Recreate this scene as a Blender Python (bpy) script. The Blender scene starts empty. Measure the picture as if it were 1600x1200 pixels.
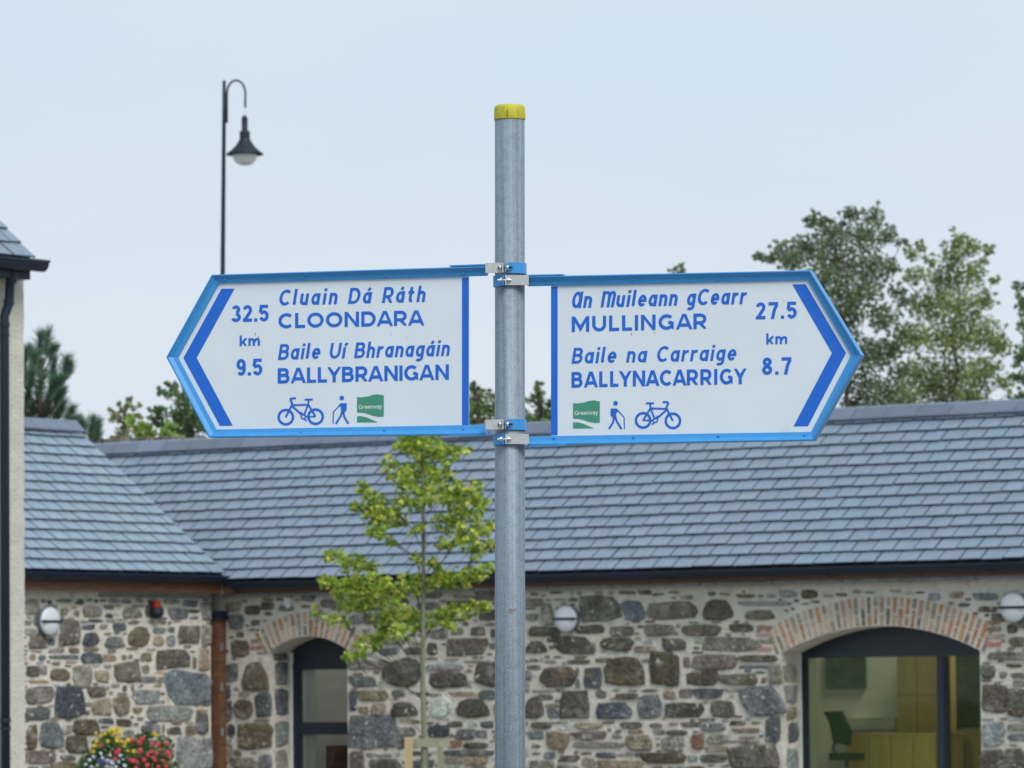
import bpy, bmesh, math, random
from math import sin, cos, tan, pi, radians, atan, atan2, sqrt, hypot
from mathutils import Vector, Matrix, noise
from mathutils.geometry import tessellate_polygon
random.seed(7)
scn = bpy.context.scene
# ------------------------------------------------------------------ camera
F = 7900.0                       # focal length in photo pixels (1600 wide)
EYE = Vector((0, 0, 1.6)); PITCH = atan(490 / F); ROLL = radians(.5)
_f = Vector((0, cos(PITCH), sin(PITCH))); _u0 = Vector((0, -sin(PITCH), cos(PITCH))); _r0 = Vector((1, 0, 0))
_u = _u0 * cos(ROLL) + _r0 * sin(ROLL); _r = _r0 * cos(ROLL) - _u0 * sin(ROLL)
cam = bpy.data.cameras.new('camera'); camo = bpy.data.objects.new('camera', cam); scn.collection.objects.link(camo)
camo.matrix_world = Matrix(((_r.x, _u.x, -_f.x, 0), (_r.y, _u.y, -_f.y, 0), (_r.z, _u.z, -_f.z, EYE.z), (0, 0, 0, 1)))
cam.sensor_width = 36; cam.lens = 36 * F / 1600; cam.clip_start = .5; cam.clip_end = 3000
cam.dof.use_dof = True; cam.dof.focus_distance = 12.75; cam.dof.aperture_fstop = 17; cam.dof.aperture_blades = 9
scn.camera = camo
scn.render.resolution_x, scn.render.resolution_y = 1024, 768
# ------------------------------------------------------------------ world
SUN_AZ = radians(152); SUN_EL = radians(49)      # azimuth clockwise from +Y (north): right, behind the camera
w = bpy.data.worlds.new('World'); scn.world = w; w.use_nodes = True; nt = w.node_tree; nt.nodes.clear()
N = nt.nodes.new; L = nt.links.new
out = N('ShaderNodeOutputWorld'); sky = N('ShaderNodeTexSky'); sky.sky_type = 'NISHITA'; sky.sun_disc = False
sky.sun_elevation = SUN_EL; sky.sun_rotation = SUN_AZ; sky.air_density = 1.2; sky.dust_density = 2
b1 = N('ShaderNodeBackground'); b1.inputs[1].default_value = .05; L(sky.outputs[0], b1.inputs[0])
tc = N('ShaderNodeTexCoord'); mp = N('ShaderNodeMapping'); mp.inputs['Scale'].default_value = (5, 5, 14)
ns = N('ShaderNodeTexNoise'); ns.inputs['Scale'].default_value = 1.3; ns.inputs['Detail'].default_value = 5; ns.inputs['Roughness'].default_value = .55
cr = N('ShaderNodeValToRGB'); cr.color_ramp.elements[0].position = .3; cr.color_ramp.elements[1].position = .72
cr.color_ramp.elements[0].color = (.60, .72, .86, 1); cr.color_ramp.elements[1].color = (.78, .83, .90, 1)
L(tc.outputs['Generated'], mp.inputs[0]); L(mp.outputs[0], ns.inputs['Vector']); L(ns.outputs[0], cr.inputs[0])
sp = N('ShaderNodeSeparateXYZ'); L(tc.outputs['Generated'], sp.inputs[0])
mr = N('ShaderNodeMapRange'); mr.inputs['From Min'].default_value = .03; mr.inputs['From Max'].default_value = .16
L(sp.outputs['Z'], mr.inputs['Value'])
gr = N('ShaderNodeMixRGB'); gr.inputs[1].default_value = (.78, .84, .92, 1); gr.inputs[2].default_value = (.655, .785, .895, 1); L(mr.outputs[0], gr.inputs[0])
cm = N('ShaderNodeMixRGB'); cm.inputs[0].default_value = .3; L(gr.outputs[0], cm.inputs[1]); L(cr.outputs[0], cm.inputs[2])
b2 = N('ShaderNodeBackground'); b2.inputs[1].default_value = 1.02; L(cm.outputs[0], b2.inputs[0])
ad = N('ShaderNodeAddShader'); L(b1.outputs[0], ad.inputs[0]); L(b2.outputs[0], ad.inputs[1])
mx = N('ShaderNodeMixShader'); mx.inputs[0].default_value = .94; L(b1.outputs[0], mx.inputs[1]); L(b2.outputs[0], mx.inputs[2]); L(mx.outputs[0], out.inputs[0])
nt.nodes.remove(ad)
sl = bpy.data.lights.new('sun', 'SUN'); sl.energy = 2.5; sl.angle = radians(25); sl.color = (1, .96, .9)
so = bpy.data.objects.new('sun', sl); scn.collection.objects.link(so)
sd = Vector((sin(SUN_AZ) * cos(SUN_EL), cos(SUN_AZ) * cos(SUN_EL), sin(SUN_EL)))
so.rotation_euler = sd.to_track_quat('Z', 'Y').to_euler(); so.location = (20, -20, 30)
vs = scn.view_settings; vs.view_transform = 'Standard'; vs.look = 'None'; vs.exposure = 0; vs.gamma = 1
# ------------------------------------------------------------------ helpers
def ray(x, y): return _f * F + _r * (x - 800) + _u * (600 - y)
def at(x, y, O, n):                      # the point of the plane (O, n) seen at photo pixel x, y
    r = ray(x, y); n = Vector(n); return EYE + r * (((Vector(O) - EYE).dot(n)) / r.dot(n))
def atd(x, y, d): return at(x, y, (0, d, 0), (0, 1, 0))
def lin(c): c /= 255; return c / 12.92 if c <= .04045 else ((c + .055) / 1.055) ** 2.4
def S(r, g, b): return (lin(r), lin(g), lin(b), 1)
def link(o, parent=None):
    scn.collection.objects.link(o)
    if parent is not None: o.parent = parent
    return o
def tag(o, label=None, cat=None, group=None, kind=None):
    for k, v in (('label', label), ('category', cat), ('group', group), ('kind', kind)):
        if v: o[k] = v
    return o
def empty(name, loc=(0, 0, 0), rz=0, label=None, cat=None, group=None):
    o = bpy.data.objects.new(name, None); o.location = loc; o.rotation_euler = (0, 0, rz); o.empty_display_size = .2
    link(o); return tag(o, label, cat, group)
def tint(me, col):
    a = me.color_attributes.new('tone', 'FLOAT_COLOR', 'POINT')
    if isinstance(col, list):
        flat = [c for q in col for c in q]
    else: flat = list(col) * len(me.vertices)
    a.data.foreach_set('color', flat)
def mk(name, V, Fc, mat, parent=None, smooth=False, tone=None, centre=True, kind=None, label=None):
    V = [Vector(v) for v in V]; c = Vector((0, 0, 0))
    if centre and V:
        lo = [min(v[i] for v in V) for i in range(3)]; hi = [max(v[i] for v in V) for i in range(3)]
        c = Vector([(a + b) / 2 for a, b in zip(lo, hi)])
    me = bpy.data.meshes.new(name); me.from_pydata([v - c for v in V], [], Fc); me.update()
    if smooth: me.polygons.foreach_set('use_smooth', [True] * len(me.polygons))
    if tone is not None: tint(me, tone)
    me.materials.append(mat)
    o = bpy.data.objects.new(name, me); o.location = c
    if parent is not None and parent.type == 'MESH': o.location = c - parent.get('_off', Vector((0, 0, 0))) if False else c - Vector(parent['off'])
    o['off'] = tuple(c)
    link(o, parent)
    if kind: o['kind'] = kind
    if label: o['label'] = label
    return o
class MB:
    def __init__(s): s.v = []; s.f = []; s.t = []
    def add(s, V, Fc, tone=None):
        n = len(s.v); s.v += [Vector(v) for v in V]; s.f += [tuple(i + n for i in f) for f in Fc]
        if tone is not None: s.t += [tone] * len(V)
    def box(s, a, b, tone=None):
        x0, y0, z0 = a; x1, y1, z1 = b
        s.add([(x0,y0,z0),(x1,y0,z0),(x1,y1,z0),(x0,y1,z0),(x0,y0,z1),(x1,y0,z1),(x1,y1,z1),(x0,y1,z1)],
              [(0,3,2,1),(4,5,6,7),(0,1,5,4),(1,2,6,5),(2,3,7,6),(3,0,4,7)], tone)
    def obox(s, c, ax, ay, az, tone=None):          # oriented box, half vectors
        c, ax, ay, az = map(Vector, (c, ax, ay, az)); V = []
        for k in (-1, 1):
            for i, j in ((-1,-1),(1,-1),(1,1),(-1,1)): V.append(c + ax*i + ay*j + az*k)
        s.add(V, [(0,3,2,1),(4,5,6,7),(0,1,5,4),(1,2,6,5),(2,3,7,6),(3,0,4,7)], tone)
    def tube(s, pts, rad, n=12, cap=True, tone=None):
        pts = [Vector(p) for p in pts]; m = len(pts); rad = rad if isinstance(rad, (list, tuple)) else [rad] * m
        base = len(s.v); ref = None
        for i, p in enumerate(pts):
            d = (pts[min(i+1, m-1)] - pts[max(i-1, 0)]).normalized()
            if ref is None: ref = Vector((0, 1, 0)) if abs(d.y) < .9 else Vector((1, 0, 0))
            a = (ref - d * ref.dot(d)).normalized(); ref = a; b = d.cross(a)
            for k in range(n):
                q = 2 * pi * k / n; s.v.append(p + (a * cos(q) + b * sin(q)) * rad[i])
                if tone is not None: s.t.append(tone)
        for i in range(m - 1):
            for k in range(n):
                k2 = (k + 1) % n; s.f.append((base+i*n+k, base+i*n+k2, base+(i+1)*n+k2, base+(i+1)*n+k))
        if cap: s.f.append(tuple(base+k for k in reversed(range(n)))); s.f.append(tuple(base+(m-1)*n+k for k in range(n)))
    def lathe(s, c, prof, n=32, tone=None):
        c = Vector(c); base = len(s.v)
        for r, z in prof:
            for k in range(n):
                q = 2*pi*k/n; s.v.append(c + Vector((r*cos(q), r*sin(q), z)))
                if tone is not None: s.t.append(tone)
        for i in range(len(prof)-1):
            for k in range(n):
                k2 = (k+1) % n; s.f.append((base+i*n+k, base+i*n+k2, base+(i+1)*n+k2, base+(i+1)*n+k))
    def build(s, name, mat, parent=None, **kw):
        return mk(name, s.v, s.f, mat, parent, tone=s.t if s.t else None, **kw)
# ------------------------------------------------------------------ materials
def mat(name, col=(.5,.5,.5,1), rough=.6, metal=0, var=.0, vscale=4, bump=0, bscale=30, spec=.5, tone=False, extra=None, stretch=None, detail=6):
    m = bpy.data.materials.new(name); m.use_nodes = True; t = m.node_tree; n = t.nodes; l = t.links
    b = n['Principled BSDF']; b.inputs['Roughness'].default_value = rough; b.inputs['Metallic'].default_value = metal
    b.inputs['Specular IOR Level'].default_value = spec
    g = n.new('ShaderNodeNewGeometry'); pos = g.outputs['Position']
    if stretch:
        mpn = n.new('ShaderNodeMapping'); mpn.inputs['Scale'].default_value = stretch; l.new(pos, mpn.inputs[0]); pos = mpn.outputs[0]
    if tone:
        a = n.new('ShaderNodeAttribute'); a.attribute_name = 'tone'; c = a.outputs['Color']
    else:
        a = n.new('ShaderNodeRGB'); a.outputs[0].default_value = col; c = a.outputs[0]
    if var:
        x = n.new('ShaderNodeTexNoise'); x.inputs['Scale'].default_value = vscale; x.inputs['Detail'].default_value = detail; x.inputs['Roughness'].default_value = .65
        l.new(pos, x.inputs['Vector'])
        r = n.new('ShaderNodeMapRange'); r.inputs['From Min'].default_value = .3; r.inputs['From Max'].default_value = .7
        r.inputs['To Min'].default_value = 1 - var; r.inputs['To Max'].default_value = 1 + var; l.new(x.outputs[0], r.inputs['Value'])
        h = n.new('ShaderNodeVectorMath'); h.operation = 'SCALE'; l.new(c, h.inputs[0]); l.new(r.outputs[0], h.inputs['Scale']); c = h.outputs[0]
    if extra: c = extra(n, l, c, pos)
    l.new(c, b.inputs['Base Color'])
    if bump:
        x = n.new('ShaderNodeTexNoise'); x.inputs['Scale'].default_value = bscale; x.inputs['Detail'].default_value = 5; l.new(pos, x.inputs['Vector'])
        bp = n.new('ShaderNodeBump'); bp.inputs['Strength'].default_value = 1; bp.inputs['Distance'].default_value = bump
        l.new(x.outputs[0], bp.inputs['Height']); l.new(bp.outputs[0], b.inputs['Normal'])
    return m
def mott(sc, lo, hi):
    def fn(n, l, c, pos):
        x = n.new('ShaderNodeTexNoise'); x.inputs['Scale'].default_value = sc; x.inputs['Detail'].default_value = 8; x.inputs['Roughness'].default_value = .75; l.new(pos, x.inputs['Vector'])
        r = n.new('ShaderNodeMapRange'); r.inputs['From Min'].default_value = .36; r.inputs['From Max'].default_value = .64; r.inputs['To Min'].default_value = lo; r.inputs['To Max'].default_value = hi; l.new(x.outputs[0], r.inputs['Value'])
        h = n.new('ShaderNodeVectorMath'); h.operation = 'SCALE'; l.new(c, h.inputs[0]); l.new(r.outputs[0], h.inputs['Scale']); return h.outputs[0]
    return fn
def spots(scale, lo, hi, col, fac=1.0, detail=3):
    def fn(n, l, c, pos):
        x = n.new('ShaderNodeTexNoise'); x.inputs['Scale'].default_value = scale; x.inputs['Detail'].default_value = detail; l.new(pos, x.inputs['Vector'])
        r = n.new('ShaderNodeMapRange'); r.inputs['From Min'].default_value = lo; r.inputs['From Max'].default_value = hi; r.inputs['To Max'].default_value = fac
        l.new(x.outputs[0], r.inputs['Value']); m = n.new('ShaderNodeMixRGB'); m.inputs[2].default_value = col
        l.new(r.outputs[0], m.inputs[0]); l.new(c, m.inputs[1]); return m.outputs[0]
    return fn
def chain(*fs):
    def fn(n, l, c, pos):
        for f in fs: c = f(n, l, c, pos)
        return c
    return fn
M = {}
M['stone'] = mat('stone', tone=True, var=.40, vscale=6, bump=.03, bscale=24, rough=.95, spec=.2,
                 extra=chain(mott(30, .55, 1.5), spots(6, .56, .72, (.34, .34, .32, 1), .55), spots(14, .66, .70, (.58, .59, .56, 1), .8), spots(4, .64, .72, (.24, .17, .08, 1), .4)))
M['mortar'] = mat('mortar', (.62, .59, .52, 1), rough=.95, var=.13, vscale=5, bump=.016, bscale=22, spec=.2,
                  extra=spots(11, .56, .75, (.27, .25, .215, 1), .55, 6))
M['brick'] = mat('brick', tone=True, var=.25, vscale=22, bump=.004, bscale=50, rough=.9, spec=.2, extra=spots(24, .46, .62, (.46,.42,.36,1), .6))
M['slate'] = mat('slate', tone=True, var=.10, vscale=7, bump=.0015, bscale=40, rough=.36, spec=.8,
                 extra=spots(2.2, .5, .8, (.235, .275, .33, 1), .3, 5))
M['slate_edge_shade'] = mat('slate edge', (.055, .070, .096, 1), rough=.8, spec=.2)  # edge faces coloured dark to stand in for shadow at joints and courses
M['underlay'] = mat('underlay', (.03, .035, .045, 1), rough=.8)
M['navy'] = mat('navy metal', (.012, .021, .042, 1), rough=.4, spec=.35, var=.1, vscale=3)
M['frame'] = mat('window frame paint', (.016, .026, .042, 1), rough=.4, var=.08, vscale=5)
M['timber'] = mat('stained timber', (.135, .062, .032, 1), rough=.55, var=.4, vscale=6, stretch=(1, 1, 5), bump=.002)
M['lead'] = mat('grey flashing', (.21, .235, .24, 1), rough=.6, var=.35, vscale=9)
M['render'] = mat('rough cast render', (.56, .545, .48, 1), rough=.95, var=.07, vscale=9, bump=.012, bscale=55, spec=.2,
                  extra=spots(60, .66, .70, (.25, .23, .2, 1), .6))
def polex(n, l, c, pos):
    gg = n.new('ShaderNodeNewGeometry')
    c = spots(330, .42, .62, (.34, .42, .49, 1), .40, 3)(n, l, c, gg.outputs['Position'])
    c = spots(45, .50, .68, (.12, .15, .19, 1), .35, 4)(n, l, c, gg.outputs['Position'])
    return c
M['galv'] = mat('galvanised steel', (.19, .235, .28, 1), rough=.6, metal=.25, var=.38, vscale=75, detail=3, stretch=(1, 1, .006), bump=.0002, bscale=300, extra=polex)
M['galv2'] = mat('galvanised clamp', (.50, .52, .53, 1), rough=.5, metal=.45, var=.12, vscale=120)
M['steel'] = mat('bright bolt', (.72, .73, .74, 1), rough=.22, metal=1)
M['darkhole'] = mat('dark slot', (.02, .02, .022, 1), rough=.8)
M['cap'] = mat('yellow plastic cap', (.50, .455, .03, 1), rough=.55, var=.12, vscale=50, extra=spots(70, .62, .7, (.22, .19, .03, 1), .5))
M['rail'] = mat('blue powder coat', (.04, .27, .63, 1), rough=.38, var=.06, vscale=50)
M['print'] = mat('blue print', (.004, .125, .60, 1), rough=.45, var=.04, vscale=40)
M['panel'] = mat('sign face', (.64, .72, .79, 1), rough=.5, var=.03, vscale=9, extra=spots(30, .70, .78, (.42, .43, .38, 1), .4))
M['green'] = mat('green print', (.045, .26, .17, 1), rough=.5)
M['white'] = mat('white print', (.80, .82, .82, 1), rough=.5)
M['dirt'] = mat('dirt', (.30, .25, .19, 1), rough=.9, var=.3, vscale=300)
M['rust'] = mat('rust stain', (.26, .12, .07, 1), rough=.9, var=.4, vscale=200)
M['lampwhite'] = mat('opal diffuser', (.66, .70, .74, 1), rough=.35)
M['lampgrey'] = mat('grey lamp body', (.16, .19, .22, 1), rough=.5)
M['shade'] = mat('lamp shade paint', (.012, .019, .032, 1), rough=.5, spec=.3)
M['bowl'] = mat('lamp bowl', (.82, .86, .87, 1), rough=.1, spec=.6)
M['bark'] = mat('young bark', (.20, .215, .15, 1), rough=.9, var=.25, vscale=30, bump=.004)
M['wood'] = mat('stake wood', (.50, .39, .21, 1), rough=.85, var=.22, vscale=9, stretch=(1, 1, .3))
M['woodgrey'] = mat('weathered rail', (.27, .28, .19, 1), rough=.9, var=.25, vscale=14)
M['darkbark'] = mat('bark', (.085, .07, .055, 1), rough=.95, var=.3, vscale=8)
M['red'] = mat('red beacon', (.32, .025, .018, 1), rough=.3)
M['plaster'] = mat('interior plaster', (.74, .74, .67, 1), rough=.9, var=.03, vscale=2)
M['oak'] = mat('oak veneer', (.66, .50, .21, 1), rough=.5, var=.16, vscale=7, stretch=(1, 1, .25))
M['picture'] = mat('green artwork and reflection', (.04, .10, .03, 1), rough=.6, var=.6, vscale=5)
M['chair'] = mat('green fabric', (.04, .12, .05, 1), rough=.9)
M['carpet'] = mat('carpet', (.34, .32, .28, 1), rough=.95)
M['tub'] = mat('barrel wood', (.12, .075, .04, 1), rough=.85, var=.3, vscale=12)
M['ground'] = mat('gravel', (.24, .225, .195, 1), rough=.95, var=.25, vscale=14, bump=.01, bscale=60)
def leafmat(name):
    m = bpy.data.materials.new(name); m.use_nodes = True; n = m.node_tree.nodes; l = m.node_tree.links
    a = n.new('ShaderNodeAttribute'); a.attribute_name = 'tone'
    b = n['Principled BSDF']; b.inputs['Roughness'].default_value = .5; b.inputs['Specular IOR Level'].default_value = .35
    t = n.new('ShaderNodeBsdfTranslucent'); x = n.new('ShaderNodeMixShader'); x.inputs[0].default_value = .42
    l.new(a.outputs['Color'], b.inputs['Base Color']); l.new(a.outputs['Color'], t.inputs[0])
    l.new(b.outputs[0], x.inputs[1]); l.new(t.outputs[0], x.inputs[2]); l.new(x.outputs[0], n['Material Output'].inputs[0]); return m
M['leaf'] = leafmat('leaf')
def glassmat(name, tintc, refl=1.0):
    m = bpy.data.materials.new(name); m.use_nodes = True; n = m.node_tree.nodes; l = m.node_tree.links; n.remove(n['Principled BSDF'])
    t = n.new('ShaderNodeBsdfTransparent'); t.inputs[0].default_value = tintc
    g = n.new('ShaderNodeBsdfGlossy'); g.inputs['Roughness'].default_value = .02
    fr = n.new('ShaderNodeFresnel'); fr.inputs[0].default_value = 1.28
    x = n.new('ShaderNodeMixShader'); l.new(fr.outputs[0], x.inputs[0]); l.new(t.outputs[0], x.inputs[1]); l.new(g.outputs[0], x.inputs[2])
    l.new(x.outputs[0], n['Material Output'].inputs[0]); return m
M['glass'] = glassmat('window glass', (.95, .98, .82, 1)); M['glass2'] = glassmat('clear glass', (.96, .96, .92, 1))
# ------------------------------------------------------------------ ground
GW = 1500
g = mk('ground', [(-GW,-300,0),(GW,-300,0),(GW,2500,0),(-GW,2500,0)], [(0,1,2,3)], M['ground'], centre=False); g['kind'] = 'structure'
# ================================================================== MAIN STONE BUILDING
A = radians(36); BO = Vector((-3.299, 56.912, 0))
EX = Vector((cos(A), -sin(A), 0)); EY = Vector((sin(A), cos(A), 0)); EZ = Vector((0, 0, 1))
def loc(P): d = P - BO; return Vector((d.dot(EX), d.dot(EY), d.z))
def wor(x, y, z): return BO + EX * x + EY * y + EZ * z
def mainp(px, py, y=0.): return loc(at(px, py, wor(0, y, 0), EY))      # photo pixel -> building frame, plane y = const
def wingp(px, py, x=0.): return loc(at(px, py, wor(x, 0, 0), EX))
P1 = radians(40.5); P2 = radians(38)
EAVE = Vector((0, -.2, 2.912)); RIDGE_Y = 1.712; RIDGE_Z = 2.912 + 1.633
main = empty('stone_building', BO, -A, 'long grey rubble stone building with slate roof and two brick arched openings behind the signpost', 'building')
wing = empty('stone_outbuilding', BO, -A, 'rubble stone building with slate roof tinted pale for sky sheen meeting the long one at left corner', 'building')
def wall_with_holes(name, outline, holes, depth, mt, root, yfun):
    # outline / holes: lists of (a, z); yfun(a, d, z) -> local point, d = distance behind the face
    loops = [outline] + holes
    tri = tessellate_polygon([[Vector((a, z, 0)) for a, z in lp] for lp in loops])
    flat = [q for lp in loops for q in lp]; n = len(flat)
    V = [yfun(a, 0, z) for a, z in flat] + [yfun(a, depth, z) for a, z in flat]
    Fc = [tuple(t) for t in tri] + [tuple(n + i for i in reversed(t)) for t in tri]; k = 0
    for lp in loops:
        m = len(lp)
        for i in range(m): j = (i+1) % m; Fc.append((k+i, k+j, n+k+j, n+k+i))
        k += m
    o = mk(name, V, Fc, mt, root); bm = bmesh.new(); bm.from_mesh(o.data); bmesh.ops.recalc_face_normals(bm, faces=bm.faces); bm.to_mesh(o.data); bm.free(); return o
def arch_pts(x0, x1, zs, rise, n=16):
    c = (x1-x0)/2; R = (c*c + rise*rise)/(2*rise); cx = (x0+x1)/2; cz = zs + rise - R; th = math.asin(c/R)
    return [(cx - R*sin(-th + 2*th*i/n)*-1, cz + R*cos(-th + 2*th*i/n)) for i in range(n+1)], (cx, cz, R, th)
AR, ARc = arch_pts(7.50, 9.885, 2.035, .265); AL, ALc = arch_pts(.70, 1.80, 2.14, .16)
holeR = [(7.50, .35)] + AR + [(9.885, .35)]; holeL = [(.70, .05)] + AL + [(1.80, .05)]
mw = wall_with_holes('wall', [(-3.6,0),(12.5,0),(12.5,2.93),(-3.6,2.93)], [list(reversed(holeR)), list(reversed(holeL))], .42, M['mortar'], main, lambda a, d, z: Vector((a, d, z)))
m = MB(); m.box((-3.6, 3.1, 0), (12.5, 3.42, 2.7)); m.box((-3.6,.43,0),(-3.2,3.09,2.7)); m.box((12.1,.43,0),(12.5,3.09,2.7))
m.build('wall', M['mortar'], main)
ww = MB(); ww.box((-.42, -9, 0), (0, -.181, 2.80)); wwall = ww.build('wall', M['mortar'], wing)
m = MB(); m.box((-3.96, -9, 0), (-3.55, -.181, 2.8))
# far gable of the wing, standing against the eave of the long building
m.add([(-3.54,-.30,0),(-.43,-.30,0),(-.43,-.30,2.8),(-1.98,-.30,4.5),(-3.54,-.30,2.8),(-3.54,-.181,0),(-.43,-.181,0),(-.43,-.181,2.8),(-1.98,-.181,4.5),(-3.54,-.181,2.8)],
      [(0,1,2,3,4),(9,8,7,6,5),(0,5,6,1),(1,6,7,2),(2,7,8,3),(3,8,9,4),(4,9,5,0)])
m.build('wall', M['mortar'], wing)
# ---- slate roofs
def slate_mesh(w, L_, t, i, base):
    k = 1 + random.uniform(-.07, .07); c = (base[0]*k*random.uniform(.96,1.04), base[1]*k, base[2]*k*random.uniform(.97,1.03), 1)
    me = bpy.data.meshes.new('slate'); h = w/2; j = lambda: random.uniform(-.0025, .0025)
    me.from_pydata([(-h,j(),0),(h,j(),0),(h,L_,0),(-h,L_,0),(-h+.002,j()+.002,t),(h-.002,j()+.002,t),(h-.002,L_,t),(-h+.002,L_,t)], [],
                   [(0,3,2,1),(4,5,6,7),(0,1,5,4),(1,2,6,5),(2,3,7,6),(3,0,4,7)])
    tint(me, c); me.materials.append(M['slate']); me.materials.append(M['slate_edge_shade'])
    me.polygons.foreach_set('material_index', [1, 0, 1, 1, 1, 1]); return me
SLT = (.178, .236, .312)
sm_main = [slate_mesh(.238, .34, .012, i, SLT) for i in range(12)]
sm_wing = [slate_mesh(.238, .34, .012, i, (SLT[0]*1.18, SLT[1]*1.17, SLT[2]*1.12)) for i in range(12)]  # same slate, tinted paler in place of grazing sky reflection
def px_of(P):
    d = P - EYE; z = d.dot(_f); return 800 + F*d.dot(_r)/z, 600 - F*d.dot(_u)/z, z
def slate_roof(root, roofo, origin, along, upv, length, rows, e, wd, meshes, vis=lambda P: True, limit=300, lift=.042):
    along = Vector(along); upv = Vector(upv); nrm = along.cross(upv); items = []
    tilt = atan(lift/.34); up2 = (upv*cos(tilt) - nrm*sin(tilt)); n2 = along.cross(up2)
    for r in range(rows):
        off = (wd/2 if r % 2 else 0)
        k = 0
        while True:
            a = off + k*wd - wd/2; k += 1
            if a > length + wd*.2: break
            half = 0
            if a > length - wd*.3: a = length - wd*.25; half = 1
            elif a < wd*.3: a = wd*.25; half = 1
            if a > length - wd*.6 and not half: a = length - wd*.5
            p = origin + along*(a + (0 if half else random.uniform(-.0025, .0025))) + upv*(r*e + random.uniform(-.006, .006)) + nrm*(lift + random.uniform(0, .003))
            tw = random.uniform(-.006, .006)
            al = (along*cos(tw) + up2*sin(tw)); u3 = (up2*cos(tw) - along*sin(tw))
            if half: al = al*.5
            Mx = Matrix((( al.x, u3.x, n2.x, p.x),(al.y, u3.y, n2.y, p.y),(al.z, u3.z, n2.z, p.z),(0,0,0,1)))
            Pw = BO + EX*p.x + EY*p.y + EZ*p.z if root in (main, wing) else root.matrix_basis @ p
            x, y, z = px_of(Pw); seen = -20 < x < 1620 and vis((x, y))
            items.append((0 if seen else 1, z, Mx, random.choice(meshes)))
    items.sort(key=lambda q: (q[0], q[1])); rest = MB()
    off = Vector(roofo['off'])
    for i, (sn, z, Mx, me) in enumerate(items):
        if sn == 0 and i < limit:
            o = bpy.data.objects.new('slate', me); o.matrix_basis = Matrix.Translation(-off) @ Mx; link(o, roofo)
        else:
            c = me.color_attributes['tone'].data[0].color
            rest.add([Mx @ v.co for v in me.vertices], [tuple(p.vertices) for p in me.polygons], tuple(c))
    if rest.v:
        o = rest.build('slate', M['slate'], roofo, kind='stuff'); o.data.materials.append(M['slate_edge_shade']); o.data.polygons.foreach_set('material_index', [1, 0, 1, 1, 1, 1]*(len(o.data.polygons)//6))
up1 = Vector((0, cos(P1), sin(P1))); nr1 = Vector((0, -sin(P1), cos(P1)))
m = MB(); SL1 = 2.515
a0 = Vector((-3.7, -.2, 2.912)); L1 = 16.3
V = [a0, a0+Vector((L1,0,0)), a0+Vector((L1,0,0))+up1*SL1, a0+up1*SL1]
m.add([v + nr1*.0 for v in V] + [v - nr1*.06 for v in V], [(0,1,2,3),(7,6,5,4),(0,4,5,1),(1,5,6,2),(2,6,7,3),(3,7,4,0)])
# back slope, unseen; openings added over both rooms to let daylight in
for (x0, x1, f0, f1) in ((-3.7, -2.3, 0, 1), (-2.3, 2.2, .97, 1), (2.2, 4.8, 0, 1), (4.8, 9.8, .97, 1), (9.8, 12.6, 0, 1), (-2.3, 2.2, 0, .05), (4.8, 9.8, 0, .05)):
    def bp(x, f, d): return Vector((x, 3.62 - f*1.908, 2.912 + f*1.63 - d))
    m.add([bp(x0,f0,0),bp(x1,f0,0),bp(x1,f1,0),bp(x0,f1,0),bp(x0,f0,.06),bp(x1,f0,.06),bp(x1,f1,.06),bp(x0,f1,.06)], [(3,2,1,0),(4,5,6,7),(0,1,5,4),(1,2,6,5),(2,3,7,6),(3,0,4,7)])
roof1 = m.build('roof', M['underlay'], main)
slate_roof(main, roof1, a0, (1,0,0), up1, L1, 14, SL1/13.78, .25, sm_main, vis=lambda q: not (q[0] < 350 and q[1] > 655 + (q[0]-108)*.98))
up2v = Vector((-cos(P2), 0, sin(P2))); nr2 = Vector((sin(P2), 0, cos(P2)))
WE = Vector((.2, -9.18, 2.985)); L2 = 9.0; SL2 = 2.77
m = MB(); V = [WE, WE+Vector((0,L2,0)), WE+Vector((0,L2,0))+up2v*SL2, WE+up2v*SL2]
m.add(V + [v - nr2*.06 for v in V], [(0,1,2,3),(7,6,5,4),(0,4,5,1),(1,5,6,2),(2,6,7,3),(3,7,4,0)])
xb = -1.98*2-.2
m.add([(xb,-9.18,2.985),(xb,-.18,2.985),(-1.985,-.18,4.69),(-1.985,-9.18,4.69),(xb,-9.18,2.92),(xb,-.18,2.92),(-1.985,-.18,4.62),(-1.985,-9.18,4.62)], [(3,2,1,0),(4,5,6,7),(0,1,5,4),(1,2,6,5),(2,3,7,6),(3,0,4,7)])
roof2 = m.build('roof', M['underlay'], wing)
def vis_w(q): return q[0] > 34
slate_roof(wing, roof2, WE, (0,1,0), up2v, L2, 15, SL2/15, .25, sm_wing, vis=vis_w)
# ---- ridge tiles
def ridge(root, roofo, start, d, length, half, drop, n_, tl, backsign):
    # start: ridge apex start; d: unit along; half vector horizontally toward the front, drop down
    d = Vector(d); off = Vector(roofo['off']); t = .022
    for i in range(n_):
        s0 = i*tl; s1 = s0 + tl - .006; lift = random.uniform(0, .004)
        k = random.uniform(.88, 1.12); c = (.105*k, .132*k, .19*k, 1); V = []
        for s in (s0, s1):
            b = Vector(start) + d*s + Vector((0,0,lift)); fr = Vector(half)
            V += [b + fr + Vector((0,0,-drop)), b, b - fr + Vector((0,0,-drop)), b + fr + Vector((0,0,-drop+t)) + fr.normalized()*.008, b + Vector((0,0,t*1.3)), b - fr + Vector((0,0,-drop+t))]
        Fc = [(3,4,10,9),(4,5,11,10),(1,0,6,7),(2,1,7,8),(0,3,9,6),(5,2,8,11),(0,1,4,3),(1,2,5,4),(6,9,10,7),(7,10,11,8)]
        mk('ridge_tile', V, Fc, M['slate'], roofo, tone=c)
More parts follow.
